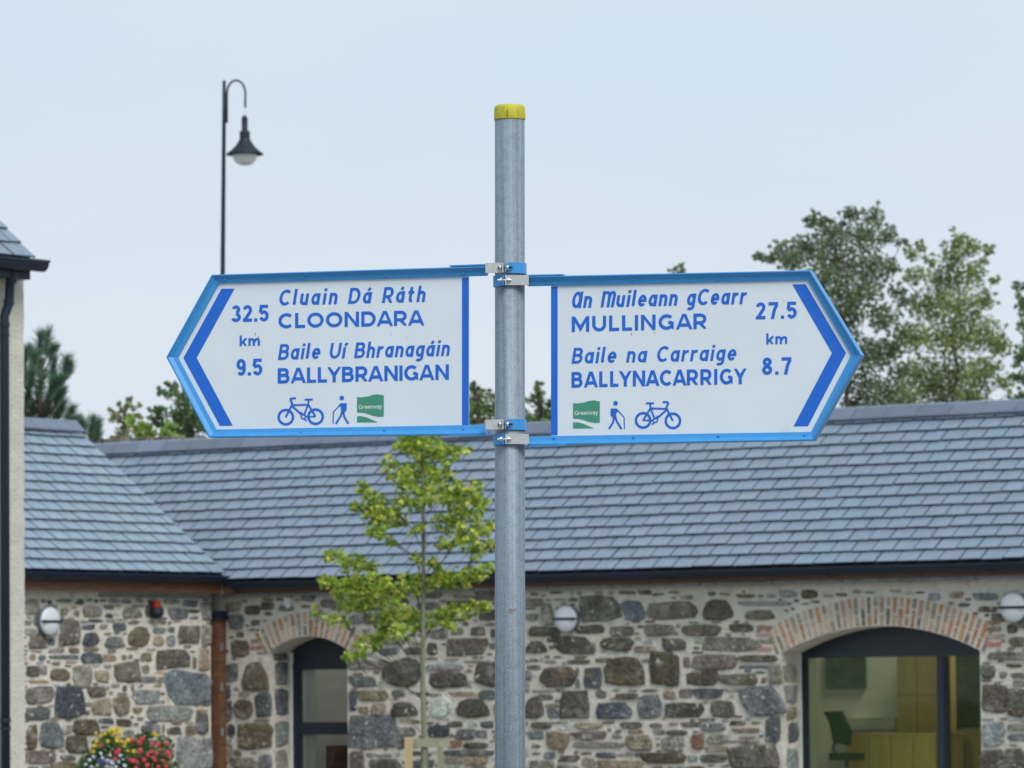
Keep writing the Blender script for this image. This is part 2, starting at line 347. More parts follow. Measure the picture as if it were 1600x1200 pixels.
ridge(main, roof1, (-3.4, RIDGE_Y, RIDGE_Z+.085), (1,0,0), 16, (0,-.13,0), .118, 40, .40, 1)
ridge(wing, roof2, (-1.98, -9.15, 4.79), (0,1,0), 9, (.135,0,0), .118, 22, .408, 1)
# ---- gutters, fascias, wall heads
def gutter(root, P0, P1_, outv, mt, name='gutter', h=.080, wd=.11):
    # half round channel with a rolled front lip, hung below the slate edge
    P0, P1_, outv = Vector(P0), Vector(P1_), Vector(outv); prof = []
    n = 9
    for i in range(n+1):
        q = pi*i/n; prof.append((wd*.5 - cos(q)*wd*.5*-1, -sin(q)*h*.95))
    prof = [(wd+.012, .004), (wd+.012, -.016), (wd, -.018)] + [(wd*.5 + wd*.5*cos(pi*i/n), -.018 - sin(pi*i/n)*(h-.018)) for i in range(1, n)] + [(0, -.018), (0, .0), (.006, .0), (.006,-.018)] + \
           [(wd*.5 - (wd*.5-.006)*cos(pi*i/n), -.018 - sin(pi*i/n)*(h-.026)) for i in range(1, n)] + [(wd-.006, -.012), (wd-.006, .004)]
    m = MB(); k = len(prof)
    V = [P + outv*a + Vector((0,0,z)) for P in (P0, P1_) for a, z in prof]
    Fc = [(i, (i+1) % k, k+(i+1) % k, k+i) for i in range(k)]
    m.add(V, Fc)
    g_ = m.build(name, mt, root)
    c = MB()                                            # joint collars and stop ends
    d = (P1_-P0); ln = d.length; d.normalize(); s = .03
    cols = []
    for s_ in [x*1.95+.02 for x in range(int(ln/1.95)+1)]:
        q = P0 + d*s_; V = [q + d*e + outv*(wd*.5 + wd*.56*cos(pi*i/8)) + Vector((0,0,-.012 - sin(pi*i/8)*(h*.96))) for e in (0, .05) for i in range(9)]
        c.add(V, [(i, i+1, 10+i, 9+i) for i in range(8)])
    for P in (P0, P1_):
        V = [P + outv*(wd*.5 + wd*.5*cos(pi*i/8)) + Vector((0,0,-.018 - sin(pi*i/8)*(h-.018))) for i in range(9)] ; c.add(V, [tuple(range(9))])
    c.build('gutter_bracket', mt, g_)
    return g_
gutter(main, (.36, -.17, 2.905), (12.55, -.17, 2.905), (0,-1,0), M['navy'])
gutter(wing, (.17, -9.1, 2.985), (.17, .03, 2.985), (1,0,0), M['navy'], h=.082)
zf = mainp(1300, 904, -.168).z; zh0 = mainp(1300, 911, -.06).z
m = MB(); m.box((.10,-.168,zf),(12.5,-.14,2.905)); m.build('fascia', M['timber'], main)
m = MB(); m.box((.10,-.139,zf),(12.5,-.002,zf+.017)); m.build('soffit', M['timber'], main)
m = MB()
x = .1
while x < 12.4:
    l_ = random.uniform(.5, 1.2); m.box((x,-.10,zh0+random.uniform(-.004,.004)),(min(x+l_,12.45)-.012,-.003,zf-.004)); x += l_
m.build('wall_head', M['lead'], main)
m = MB(); m.box((.14,-9,2.80),(.168,-.19,2.985)); m.build('fascia', M['timber'], wing)
m = MB(); m.box((.002,-9,2.80),(.139,-.19,2.818)); m.build('soffit', M['timber'], wing)
m = MB(); m.box((.10,-.186,2.79),(.175,-.165,2.96)); m.build('fascia_end', M['lead'], wing)
m = MB(); m.box((.003,-2.1,2.735),(.035,-.2,2.765)); m.build('conduit', M['lead'], wing)
# corner downpipe boxed in timber with hopper
c_ = mainp(341, 1000, -.06)
m = MB(); m.box((c_.x-.093,-.15,0),(c_.x+.08,-.02,2.50)); pb = m.build('downpipe_casing', M['timber'], main, label='brown timber casing in the corner')
m = MB(); m.box((c_.x-.105,-.165,2.502),(c_.x+.105,-.012,2.60)); m.build('hopper', M['navy'], main)
m = MB(); m.tube([(c_.x-.115,-.10,0),(c_.x-.115,-.10,2.10)], .016, 10); m.build('cable_pipe', M['navy'], main)
for z in (1.2, 1.7, 2.15):
    m = MB(); m.box((c_.x+.0805,-.12,z),(c_.x+.10,-.10,z+.09)); m.build('clip', M['lead'], pb)
# ---- stones
TN = {'d': (99,96,90), 'k': (86,84,80), 'm': (122,120,113), 'w': (130,121,106), 'l': (160,165,162), 'b': (98,102,106), 'n': (80,84,92), 'c': (122,126,128), 'v': (98,92,80), 'r': (124,100,84), 'o': (158,136,106), 'u': (98,106,116)}
def tonecol(t):
    c = TN[t]; k = random.uniform(.86, 1.12); j = lambda v: min(255, v*k*random.uniform(.985, 1.015)); q = S(j(c[0]), j(c[1]), j(c[2])); return (q[0]*1.20, q[1]*1.18, q[2]*1.13, 1)
def outline(x0, y0, x1, y1, sh='', n=12):
    cx, cy, rx, ry = (x0+x1)/2, (y0+y1)/2, (x1-x0)/2, (y1-y0)/2
    pw = {'': random.uniform(3.5, 9), 'r': 2.4, 'q': 12, 't': 4, 's': 6, 'z': 6}[sh]; ph = random.uniform(0, 50); pts = []
    for i in range(n):
        q = 2*pi*(i + random.uniform(-.22, .22))/n + .2; c, s = cos(q), sin(q)
        r = 1/((abs(c)**pw + abs(s)**pw)**(1/pw)); r *= 1.09 + .11*noise.noise(Vector((c*1.5+ph, s*1.5, ph))) + random.uniform(-.035, .03)
        x, y = c*r, s*r
        if i == 0: W4 = [(random.gauss(0,.11), random.gauss(0,.11)) for _ in range(4)]
        fx, fy = (x+1)/2, (y+1)/2; ws = ((1-fx)*(1-fy), fx*(1-fy), fx*fy, (1-fx)*fy)
        x += sum(w_*k[0] for w_, k in zip(ws, W4)); y += sum(w_*k[1] for w_, k in zip(ws, W4))
        if sh == 't': x *= (.62 + .38*(y+1)/2*1.0 + .0) if y < 1 else 1
        if sh == 's': x += .18*y
        if sh == 'z': x -= .15*y
        pts.append((cx + rx*x, cy + ry*y))
    return pts
def stone_geo(pts, fn, proud, wall_off):
    n = len(pts); cx = sum(p[0] for p in pts)/n; cy = sum(p[1] for p in pts)/n
    V = []
    for sc, d in ((1.0, -.012), (.965, proud*.62), (.80, proud), (.42, proud*1.0)):
        for (x, y) in pts:
            dd = d + (random.uniform(-.003, .004) if sc < 1 else 0) * (1 if proud > .012 else .5)
            V.append(fn(cx + (x-cx)*sc, cy + (y-cy)*sc) + wall_off*dd)
    V.append(fn(cx, cy) + wall_off*(proud*random.uniform(.85, 1.3)))
    Fc = []
    for r in range(2):
        for i in range(n): j = (i+1) % n; Fc.append((r*n+j, r*n+i, (r+1)*n+i, (r+1)*n+j))
    c = len(V)-1
    # simplify: the third ring fans to the centre
    V2 = V[:3*n] + [V[c]]
    for i in range(n): Fc.append((2*n+(i+1) % n, 2*n+i, 3*n))
    return V2, Fc
def R(ox, oy, sc, txt):
    L_ = []
    for item in txt.split():
        p = item.split(','); v = [float(q) for q in p[:4]]; L_.append((ox+v[0]/sc, oy+v[1]/sc, ox+v[2]/sc, oy+v[3]/sc, p[4], p[5] if len(p) > 5 else ''))
    return L_
main_st = R(815, 910, 4.136, """25,105,135,155,m 130,140,205,260,m 375,95,630,255,d,q 655,118,790,240,u,s 50,290,230,350,d 370,278,540,330,d 575,285,720,345,d,q
 165,360,220,390,m 25,380,170,460,k,t 222,345,445,460,k,q 510,352,715,435,d 455,390,480,450,m 295,500,430,528,d 480,488,572,518,d 145,505,230,525,m 35,535,115,565,d 45,492,110,515,m
 118,550,330,672,d 350,550,372,600,m 350,620,375,685,m 402,550,520,685,b,q 545,480,810,672,v,t 780,495,840,520,m 105,725,205,760,d 60,695,200,712,m 220,690,280,710,m 20,740,150,880,k,t
 160,785,245,812,m 172,820,245,875,b 265,700,450,875,d,q 480,700,555,750,m 620,718,760,755,d,q 475,775,720,880,n 750,728,895,880,b 785,688,880,708,d 590,690,640,705,m 690,690,750,706,m
 70,900,190,945,d 25,900,45,925,d 190,900,290,915,m 245,918,335,955,l 340,900,525,950,w 640,900,780,945,d 530,895,600,915,d 50,962,145,1015,b 160,965,300,1075,w 335,962,550,1012,d
 590,980,650,1010,m 340,1030,640,1070,m 680,985,840,1075,w 60,1045,120,1070,m 145,1098,215,1140,b 385,1095,450,1115,d 490,1098,612,1135,n 735,1100,800,1130,b
 245,1115,370,1160,v 400,1135,480,1190,m 500,1148,780,1205,w 60,1145,200,1225,d 70,1095,125,1115,m 240,1180,360,1225,d 30,200,105,250,m 300,100,365,125,m 380,1020,460,1026,m""")
main_st += R(1020, 910, 4.136, """0,125,270,238,d 305,100,525,240,d,t 570,125,900,155,c 575,180,800,238,d,t 175,80,260,110,m 530,75,660,100,w -45,275,135,345,d,q 200,275,425,345,d 510,270,655,322,d 70,368,225,435,d,q
 340,355,650,440,d,q 265,415,305,435,m 5,465,178,668,v,q 200,482,240,545,d,q 262,470,535,560,d 215,575,405,668,k 440,588,690,665,d 700,615,735,650,d 555,472,795,510,d 570,535,790,555,b 660,572,725,590,m
 755,530,825,655,m,q 165,690,262,740,k 280,685,455,750,n,q 470,685,600,705,m 90,770,320,870,k 375,765,530,870,d 568,680,822,850,b,s 65,700,150,750,w -20,910,60,940,d 175,905,305,938,d 312,912,470,960,c
 500,895,600,925,d 640,895,700,915,m 520,940,690,970,w 95,955,225,990,d 5,950,80,985,m 60,1000,200,1085,m 245,978,330,1085,r 345,985,490,1045,m 560,990,680,1040,m 725,865,828,1028,b,q
 340,1052,480,1090,w -60,1105,215,1170,v 230,1115,295,1160,c 312,1110,475,1165,k 515,1050,820,1215,d,q -40,160,-10,235,m""")
main_st += R(1520, 900, 4.0, """0,110,150,150,c 45,190,150,225,d 215,300,275,360,d 220,385,340,440,d 110,475,340,520,m 215,550,310,572,k 230,605,340,640,d 58,560,140,630,d 170,600,215,640,m
 60,690,210,870,d,q 218,700,345,870,d 60,915,190,1060,c,q 230,920,345,965,m 225,990,345,1030,b 62,1068,345,1215,d,q 62,890,130,905,m 250,650,340,690,m 62,535,110,550,m""")
main_st += R(540, 920, 4.284, """130,165,360,235,d 240,335,400,370,m 570,270,690,332,m 710,260,790,308,m 838,260,935,312,v 970,268,1010,320,k 220,398,360,442,b 400,395,530,440,d 540,365,625,440,d,t 682,328,935,440,k
 30,475,290,540,m 545,505,785,545,c 785,480,940,500,m 258,478,500,662,k,r 545,560,790,662,d,q 868,495,1020,655,k 30,590,215,660,b,q 225,610,270,660,l 28,685,75,820,n,q 90,680,290,750,w 310,680,400,720,m
 290,755,500,855,k,t 170,770,270,845,w 90,785,155,835,w 570,730,700,855,l,r 735,740,970,862,k,t 900,680,1010,740,b 480,690,560,720,d 30,840,325,1055,b,q 355,925,465,985,d 365,875,500,905,w 555,915,690,995,n
 675,885,780,925,d 905,885,985,935,b 740,940,860,1005,b 875,945,945,1000,n 345,1000,400,1070,d 690,1015,780,1060,r 800,1025,950,1068,k 415,1085,510,1118,k 690,1080,985,1113,b 670,1118,790,1165,m
 30,1095,125,1215,d,q 165,1140,370,1215,d 450,1145,590,1215,b 800,1122,960,1180,w 135,1100,200,1130,m 890,140,1010,215,d 700,690,880,720,w 560,700,640,722,m 250,60,420,110,d 480,90,620,140,m 690,80,840,130,d
 1010,120,1100,200,d 1020,500,1100,600,d 1010,760,1110,850,d 300,20,420,50,m 500,20,640,60,m 130,30,230,100,d 720,40,850,70,m""")
main_st += R(350, 910, 4.136, """135,150,235,210,d 240,128,320,175,d 30,215,130,300,b 175,240,230,280,d 80,320,130,355,d 48,378,160,480,v,q 265,190,310,215,b 10,525,90,635,b 105,505,298,690,v,t 12,670,50,750,n 100,710,165,740,m
 70,750,185,880,v,r 210,712,304,860,b,q 95,900,300,1075,v,q 20,920,75,985,n 12,765,50,890,b 25,1020,60,1150,m 60,1125,210,1205,m 228,1100,304,1205,b,q 15,130,110,190,m 330,100,420,118,m 195,885,290,898,m
 640,110,790,160,m 820,60,1010,130,d""")
wing_st = R(38, 910, 4.138, """10,110,100,200,m,q 150,115,175,140,k 205,105,300,130,m 335,110,385,145,b 445,110,475,130,b 545,105,615,135,c 230,165,285,215,d 280,155,305,175,o 380,155,495,215,m 515,145,580,178,m
 320,180,355,220,m 520,200,570,228,b 415,238,510,260,n 60,215,100,280,b 375,272,455,305,n 225,250,352,412,d,q 485,270,540,300,m 570,260,655,310,b 375,325,485,410,n,t 515,350,640,420,b,t 35,345,145,425,d
 155,365,195,410,b 90,470,140,500,n 160,470,350,495,b 370,455,495,520,n 500,470,590,515,w 30,460,70,505,w 175,512,235,535,m 15,540,95,605,d 110,535,145,600,m 172,555,285,640,v 310,540,435,675,m 455,565,540,640,w
 30,632,155,652,o 20,675,185,780,m 15,752,75,795,b 200,680,375,865,n,q 400,670,520,738,d 530,672,550,695,m 15,812,155,885,b 440,755,555,855,w 390,775,435,800,m 395,830,425,860,d 480,880,575,912,n 322,882,472,978,v
 85,905,248,1072,b,t 255,920,310,980,m 20,920,80,1070,v 275,990,410,1100,v 20,1100,195,1170,d 230,1122,330,1155,b 20,1190,90,1225,m 170,1160,340,1225,w 360,1115,440,1210,b 500,960,580,1020,m 600,1000,700,1080,d""")
wing_st += R(180, 910, 4.138, """130,100,180,130,m 30,165,175,228,m,t 195,150,310,220,d 345,170,460,238,b 435,110,530,158,b 560,130,615,240,c,q 470,175,540,198,k 485,220,535,240,d 85,245,155,270,m 205,245,240,265,m 275,245,325,270,m
 85,290,215,415,v,r 240,345,305,408,w,r 328,345,390,412,c,r 340,285,380,325,b 405,265,552,402,d,q 556,280,615,400,m,q 165,455,240,510,v 268,430,475,555,d,q 540,430,605,555,w,q 500,475,525,550,m 40,470,70,500,m
 85,465,110,495,m -10,520,155,632,d 175,535,220,585,m 255,572,320,590,o 150,608,265,650,b 270,612,335,650,m 330,568,605,775,u,s 120,685,285,785,c 45,665,75,705,k 100,660,120,690,m -10,740,90,858,w
 115,808,175,845,w 205,800,510,895,c 530,845,602,970,b,q 530,820,590,840,o 15,885,105,930,v 140,870,185,895,m 165,920,290,975,b 335,935,425,985,d 455,925,520,985,w 50,955,120,990,m 395,1000,608,1215,c,q 300,920,320,975,m
 10,1010,120,1080,m 150,1020,250,1090,b 270,1050,380,1140,m 120,1110,230,1190,d""")
def fillers(st, x0, x1, y0, y1, avoid, tries, sizes, gap, seed):
    rnd = random.Random(seed); W_ = int(x1-x0)+1; H_ = int(y1-y0)+1; occ = bytearray(W_*H_)
    def mark(a, b, c, d):
        for yy in range(max(0, int(b-y0)), min(H_, int(d-y0)+1)):
            for xx in range(max(0, int(a-x0)), min(W_, int(c-x0)+1)): occ[yy*W_+xx] = 1
    for s in st: mark(s[0]-gap+1, s[1]-gap+1, s[2]+gap-1, s[3]+gap-1)
    out_ = []
    for (w0, w1, h0, h1, n_) in sizes:
        for _ in range(n_):
            w_ = rnd.uniform(w0, w1); h_ = rnd.uniform(h0, h1); x = rnd.uniform(x0+w_/2, x1-w_/2); y = rnd.uniform(y0+h_/2, y1-h_/2)
            if avoid(x, y, w_, h_): continue
            ok = True
            for yy in range(max(0, int(y-h_/2-y0)), min(H_, int(y+h_/2-y0)+1)):
                row = yy*W_
                a = max(0, int(x-w_/2-x0)); b = min(W_, int(x+w_/2-x0)+1)
                if 1 in occ[row+a:row+b]: ok = False; break
            if not ok: continue
            out_.append((x-w_/2, y-h_/2, x+w_/2, y+h_/2, rnd.choice('mmcwwlcbmw') if w_*h_ < 120 else rnd.choice('mdwvccbm'), '')); mark(x-w_/2-gap, y-h_/2-gap, x+w_/2+gap, y+h_/2+gap)
    return out_
def ptz(P): return px_of(wor(P[0], 0, P[1]))[:2]
ringR = [ptz(p) for p in AR]; ringL = [ptz(p) for p in AL]
def av_main(x, y, w_, h_):
    if y < 938 - (x-350)*.02 and w_ < 15: return True
    if 1190-w_/2 < x < 1552+w_/2:                         # arch with its bricks and the opening
        q = (x-1376)/176; top = 928 + 48*q*q
        if y + h_/2 > top and (1219-w_/2 < x < 1533+w_/2): return True
        if y + h_/2 > top and y - h_/2 < 1026: return True
    if 385-w_/2 < x < 590+w_/2:
        q = (x-484)/100; top = 950 + 50*q*q
        if y + h_/2 > top and (424-w_/2 < x < 546+w_/2): return True
        if y + h_/2 > top and y - h_/2 < 1018: return True
    return x - w_/2 < 350
SZ = [(16, 32, 9, 15, 900), (10, 26, 5, 9, 2600), (8, 20, 3, 5.5, 6000), (5, 9, 3, 6, 5000)]
main_st = [s for s in main_st if s[1] > 921 - (s[0]-350)*.018]
main_st += fillers(main_st, 350, 1616, 922, 1215, av_main, 0, SZ, 1.7, 3)
wing_st += fillers(wing_st, 30, 329, 932, 1215, lambda *a: a[0]+a[2]/2 > 329, 0, SZ, 1.7, 4)
# below and beside the picture the wall goes on
def lay(root, wallo, sts, fn, wo, limit=300):
    sts = sorted(sts, key=lambda s: -(min(s[3], 1200)-s[1])*(min(s[2], 1600)-s[0])); rest = MB(); off = Vector(wallo['off'])
    for i, s in enumerate(sts):
        area = (s[2]-s[0])*(s[3]-s[1]); proud = random.uniform(.012, .03) if area > 300 else random.uniform(.004, .012)
        V, Fc = stone_geo(outline(*s[:4], s[5], 12 if area > 120 else 8), fn, proud, wo); c = tonecol(s[4])
        if i < limit: mk('stone', V, Fc, M['stone'], wallo, tone=c, smooth=False)
        else: rest.add(V, Fc, c)
    if rest.v: rest.build('stone', M['stone'], wallo, kind='stuff')
def low_stones(a0, a1, mirror):
    out_ = []; z = .02
    while z < .82:
        h = random.uniform(.12, .22); a = a0
        while a < a1:
            w_ = random.uniform(.15, .42); out_.append((a, z, a+w_-.04, min(z+h-.035, .83))); a += w_
        z += h
    return out_
lay(main, mw, main_st, lambda x, y: mainp(x, y), Vector((0,-1,0)))
lay(wing, wwall, wing_st, lambda x, y: wingp(x, y), Vector((1,0,0)))
m = MB()
for (a, z, b, z2) in low_stones(.12, 12.4, 0):
    if b > 7.42 and a < 9.95 and z2 > .3 or b > .66 and a < 1.85: continue
    V, Fc = stone_geo([(p[0], p[1]) for p in outline(a, z, b, z2, '', 8)], lambda u, v: Vector((u, 0, v)), .02, Vector((0,-1,0))); m.add(V, [tuple(reversed(f)) for f in Fc], tonecol(random.choice('mdwvcb')))
for z in [.9+.17*i for i in range(10)]:
    for a in (10.75, 11.1, 11.5, 11.95):
        V, Fc = stone_geo(outline(a, z, a+random.uniform(.2, .36), z+random.uniform(.09, .14), '', 8), lambda u, v: Vector((u, 0, v)), .02, Vector((0,-1,0))); m.add(V, [tuple(reversed(f)) for f in Fc], tonecol(random.choice('mdwvcb')))
m.build('stone', M['stone'], mw, kind='stuff')
m = MB()
for (a, z, b, z2) in low_stones(-8.8, -.2, 0):
    V, Fc = stone_geo(outline(a, z, b, z2, '', 8), lambda u, v: Vector((0, u, v)), .02, Vector((1,0,0))); m.add(V, Fc, tonecol(random.choice('mdwvcb')))
m.build('stone', M['stone'], wwall, kind='stuff')
# stones of the window reveals
for (x0, y0, x1, y1, t, wx) in ((1224,1040,1244,1066,'m',7.50),(1226,1072,1245,1100,'c',7.50),(1229,1104,1246,1125,'w',7.50),(1232,1130,1247,1160,'b',7.50),(1228,1168,1247,1205,'c',7.50),
                                (430,1036,449,1068,'b',.70),(431,1076,450,1118,'b',.70),(429,1128,450,1165,'c',.70),(431,1172,450,1205,'m',.70),(428,1020,449,1031,'m',.70)):
    V, Fc = stone_geo(outline(x0, y0, x1, y1, 'q', 12), lambda x, y, wx=wx: wingp(x, y, wx), .008, Vector((1,0,0))); mk('stone', V, Fc, M['stone'], mw, tone=tonecol(t))
# ---- brick arches
BT = [(198,138,88),(198,154,124),(188,130,90),(150,136,112),(170,152,120),(202,178,152),(184,152,122),(118,116,114),(192,142,108),(160,144,126),(206,186,160)]
def arch_bricks(cx, cz, R0, th, thick, wallo, ext=.06):
    n_ = round(2*(th)*R0/.0745); n_ += n_ % 2; da = 2*th/n_*1.0
    k0 = -1; k1 = n_+1
    for i in range(k0, k1):
        a = -th + (i+.5)*da; d = Vector((sin(a), 0, cos(a))); tn = Vector((cos(a), 0, -sin(a))); C = Vector((cx, 0, cz))
        seq = [(.012, .112), (.132, thick-.004)] if i % 2 else [(.012, .182), (.20, thick-.004)]
        for (r0, r1) in seq:
            wd = .0185*random.uniform(.85, 1.15); r0 += random.uniform(-.004, .004); k = random.uniform(.92, 1.1); c = random.choice(BT); c = S(min(255,c[0]*k), min(255,c[1]*k), min(255,c[2]*k))
            c = (c[0]*.85, c[1]*.85, c[2]*.85, 1)
            w0 = wd; w1 = wd*(R0+r1)/(R0+r0); pr = -random.uniform(.004, .011)
            V = []
            for y in (.03, pr):
                for (r, w_) in ((r0, w0), (r1, w1)):
                    for s in (-1, 1): V.append(C + d*(R0+r) + tn*(w_*s) + Vector((0, y, 0)))
            mk('brick', V, [(4,5,7,6),(0,2,3,1),(0,1,5,4),(2,6,7,3),(0,4,6,2),(1,3,7,5)], M['brick'], wallo, tone=c)
arch_bricks(*ARc, .30, mw); arch_bricks(*ALc, .27, mw)
def flat_bricks(px0, px1, ys, side):
    for y, c in ys:
        P0 = mainp(px0, y); P1_ = mainp(px1, y); c = S(*c); V = []
        h = .021
        for yy in (.03, -.008):
            for P, s in ((P0,-1),(P1_,-1),(P0,1),(P1_,1)): V.append(Vector((P.x, yy, (P0.z+P1_.z)/2 + s*h)))
        mk('brick', V, [(4,5,7,6),(0,2,3,1),(0,1,5,4),(2,6,7,3),(0,4,6,2),(1,3,7,5)], M['brick'], mw, tone=(c[0]*.85, c[1]*.85, c[2]*.85, 1))
flat_bricks(1183, 1206, [(1014, (196,150,136)), (1002.5, (120,112,104)), (991.5, (190,160,150)), (981, (150,130,112))], 0)
flat_bricks(1540, 1564, [(1006.5, (190,124,100)), (994.5, (186,150,138)), (983, (128,112,98)), (972.5, (150,124,98))], 0)
flat_bricks(392, 410, [(1012, (184,120,96)), (1002, (160,130,110))], 0)
# smooth mortar coat round the bricks
# ---- windows
def window(root, x0, x1, zb, zh, arch, bars, trans, gmat, label, y=.38):
    cx, cz, R_, th = arch
    m = MB(); top = []
    n_ = 16
    for i in range(n_+1):
        a = -th + 2*th*i/n_; top.append((cx + R_*sin(a), cz + R_*cos(a) + .004))
    xl = bars[0][0]-.003
    pts = [(xl, zh)] + [(max(xl, p[0]), max(p[1], zh+.01)) for p in top if p[0] > xl - .04] + [(x1+.01, zh)]
    k = len(pts); m.add([(a, y, z) for a, z in pts] + [(a, y+.06, z) for a, z in pts], [tuple(range(k))[::-1], tuple(range(k, 2*k))] + [(i, (i+1) % k, k+(i+1) % k, k+i) for i in range(k)])
    fr = m.build('window', M['frame'], root, label=label)
    m = MB(); m.box((xl, y-.012, zh-.055), (x1+.01, y+.07, zh+.02)); m.build('head_rail', M['frame'], fr)
    for (a, b) in bars:
        m = MB(); m.box((a, y-.010, zb), (b, y+.068, zh-.056)); m.box((a+.02, y-.020, zb), (b-.02, y-.011, zh-.056)); m.build('mullion', M['frame'], fr)
    for (a, b) in trans:
        xs = sorted([q for bb in bars for q in bb]); 
        m = MB(); m.box((xs[1]+.001, y-.008, a), (xs[2]-.001, y+.066, b)); m.build('transom', M['frame'], fr)
    xs = sorted(bars); zs = [zb] + [q for t_ in trans for q in t_] + [zh-.056]
    for i in range(len(xs)-1):
        for j in range(0, len(zs), 2):
            m = MB(); m.box((xs[i][1]+.001, y+.03, zs[j]+.001), (xs[i+1][0]-.001, y+.036, zs[j+1]-.001)); m.build('pane', gmat, fr)
    return fr
window(main, 7.50, 9.885, .35, 2.04, ARc, [(7.50, 7.565), (9.148, 9.258), (9.82, 9.885)], [], M['glass'], 'wide arched window with a navy head panel')
window(main, .70, 1.80, .05, 1.985, ALc, [(.735, .842), (1.70, 1.80)], [(1.205, 1.345)], M['glass2'], 'narrow arched door with navy frame and cross rail')
m = MB(); m.box((.701, .375, .05), (.733, .40, 2.12)); m.build('mortar_fillet', M['white'], main)
m = MB(); m.box((7.477+.024, .35, .35), (7.477+.034, .379, 2.03)); m.build('mortar_fillet', M['white'], main)
# ---- rooms behind the glass
m = MB(); m.box((4.7, .43, .30), (10.6, 3.09, .34)); m.build('floor', M['carpet'], main)
m = MB(); m.box((4.7, 3.0, .341), (10.6, 3.09, 3.2)); m.box((4.6, .43, .3), (4.69, 3.09, 3.2)); m.box((10.61, .43, .3), (10.7, 3.09, 3.2)); m.build('interior_wall', M['plaster'], main)
m = MB(); m.box((7.40, .425, .35), (7.568, .56, 2.3)); m.box((9.88, .425, .35), (9.99, .6, 2.3)); m.build('inner_reveal', M['white'], main)
m = MB(); m.box((-2.4, .43, .02), (2.5, 3.09, .05)); m.build('floor', M['carpet'], main)
m = MB(); m.box((-2.5, 2.9, .05), (2.6, 3.0, 3.0)); m.box((-2.5,.43,.05), (-2.42,2.89,2.8)); m.box((2.52,.43,.05),(2.6,2.89,2.8)); m.build('interior_wall', M['plaster'], main)
m = MB(); m.box((.62, .425, .05), (.86, .62, 2.2)); m.build('inner_reveal', M['white'], main)
def wpos(v): return wor(*v)
def cupboard(px0, px1, ytop, ybot, y, dpt, doors, name, label, cat, mids=()):
    a = mainp(px0, ytop, y); b = mainp(px1, ybot, y); zb = b.z if ybot < 1200 else .345
    t_ = empty(name, wor((a.x+b.x)/2, y, zb), -A, label, cat); W_ = (b.x-a.x)/2; H_ = a.z - zb
    m = MB(); m.box((-W_, .02, 0), (W_, dpt, H_)); m.build('carcass', M['oak'], t_)
    zs = [0] + [mainp((px0+px1)/2, q, y).z - zb for q in mids] + [H_]
    for i in range(doors):
        for j in range(len(zs)-1):
            x0 = -W_ + 2*W_*i/doors + .006; x1 = -W_ + 2*W_*(i+1)/doors - .006; z0 = zs[j]+.008; z1 = zs[j+1]-.008
            m = MB(); m.box((x0, 0, z0), (x1, .019, z1)); d = m.build('door', M['oak'], t_)
            if j: continue
            m = MB(); m.box((x1-.05, -.02, (z0+z1)/2-.05), (x1-.035, -.001, (z0+z1)/2+.05)); m.build('handle', M['lampgrey'], d)
    return t_
cupboard(1400, 1466, 1000, 1240, 2.55, .4, 2, 'cupboard', 'tall oak cupboard behind the glass left of the mullion', 'cupboard', mids=(1086,))
cupboard(1476, 1524, 1143, 1240, 2.55, .4, 2, 'cupboard', 'oak cupboard seen through the narrow pane right of the mullion', 'cupboard', mids=())
dk = empty('desk', wor(mainp(1395, 1145, 1.7).x, 1.7, .345), -A, 'oak desk with a panelled front inside the wide window', 'desk')
zt = mainp(1395, 1146, 1.7).z - .345; xa = mainp(1322, 1146, 1.7).x - mainp(1395, 1146, 1.7).x; xb_ = mainp(1462, 1146, 1.7).x - mainp(1395, 1146, 1.7).x
m = MB(); m.box((xa-.02, -.02, zt-.025), (xb_+.02, .6, zt)); m.build('desktop', M['oak'], dk)
for i in range(4):
    m = MB(); m.box((xa+(xb_-xa)*i/4+.004, 0, 0), (xa+(xb_-xa)*(i+1)/4-.004, .02, zt-.026)); m.build('panel', M['oak'], dk)
for s in (xa+.02, xb_-.05):
    m = MB(); m.box((s, .021, 0), (s+.03, .58, zt-.026)); m.build('leg', M['oak'], dk)
pc = mainp(1321, 1049, 2.97); pt = empty('wall_picture_or_reflection', wor(pc.x, 2.97, pc.z), -A, 'dark green framed picture on the wall inside the wide window', 'picture')
hw = (mainp(1351, 1049, 2.97).x - mainp(1291, 1049, 2.97).x)/2; m = MB(); m.box((-hw, 0, -.18), (hw, .025, .22)); m.build('canvas', M['picture'], pt)
m = MB()
for a, b in (((-hw-.01,-.005,-.19),(hw+.01,.024,-.181)), ((-hw-.01,-.005,.221),(hw+.01,.024,.23)), ((-hw-.01,-.005,-.18),(-hw-.001,.024,.22)), ((hw+.001,-.005,-.18),(hw+.01,.024,.22))): m.box(a, b)
m.build('frame', M['chair'], pt)
m = MB(); a = mainp(1325, 1122, 2.9); b = mainp(1400, 1139, 2.9); m.box((a.x, 2.88, b.z), (b.x, 2.995, a.z)); m.build('wall_ledge', M['plaster'], main)
pc = mainp(1508, 1085, 2.97); pt = empty('wall_picture_or_reflection', wor(pc.x, 2.97, pc.z), -A, 'dark green board added as the foliage reflection in the narrow pane right of the mullion', 'picture')  # added board, standing in for foliage reflected in the glass
m = MB(); m.box((-.16, 0, -.36), (.2, .025, .44)); m.build('canvas', M['picture'], pt)
m = MB(); m.box((-.18, -.005, -.38), (-.161, .024, .46)); m.build('frame', M['chair'], pt)
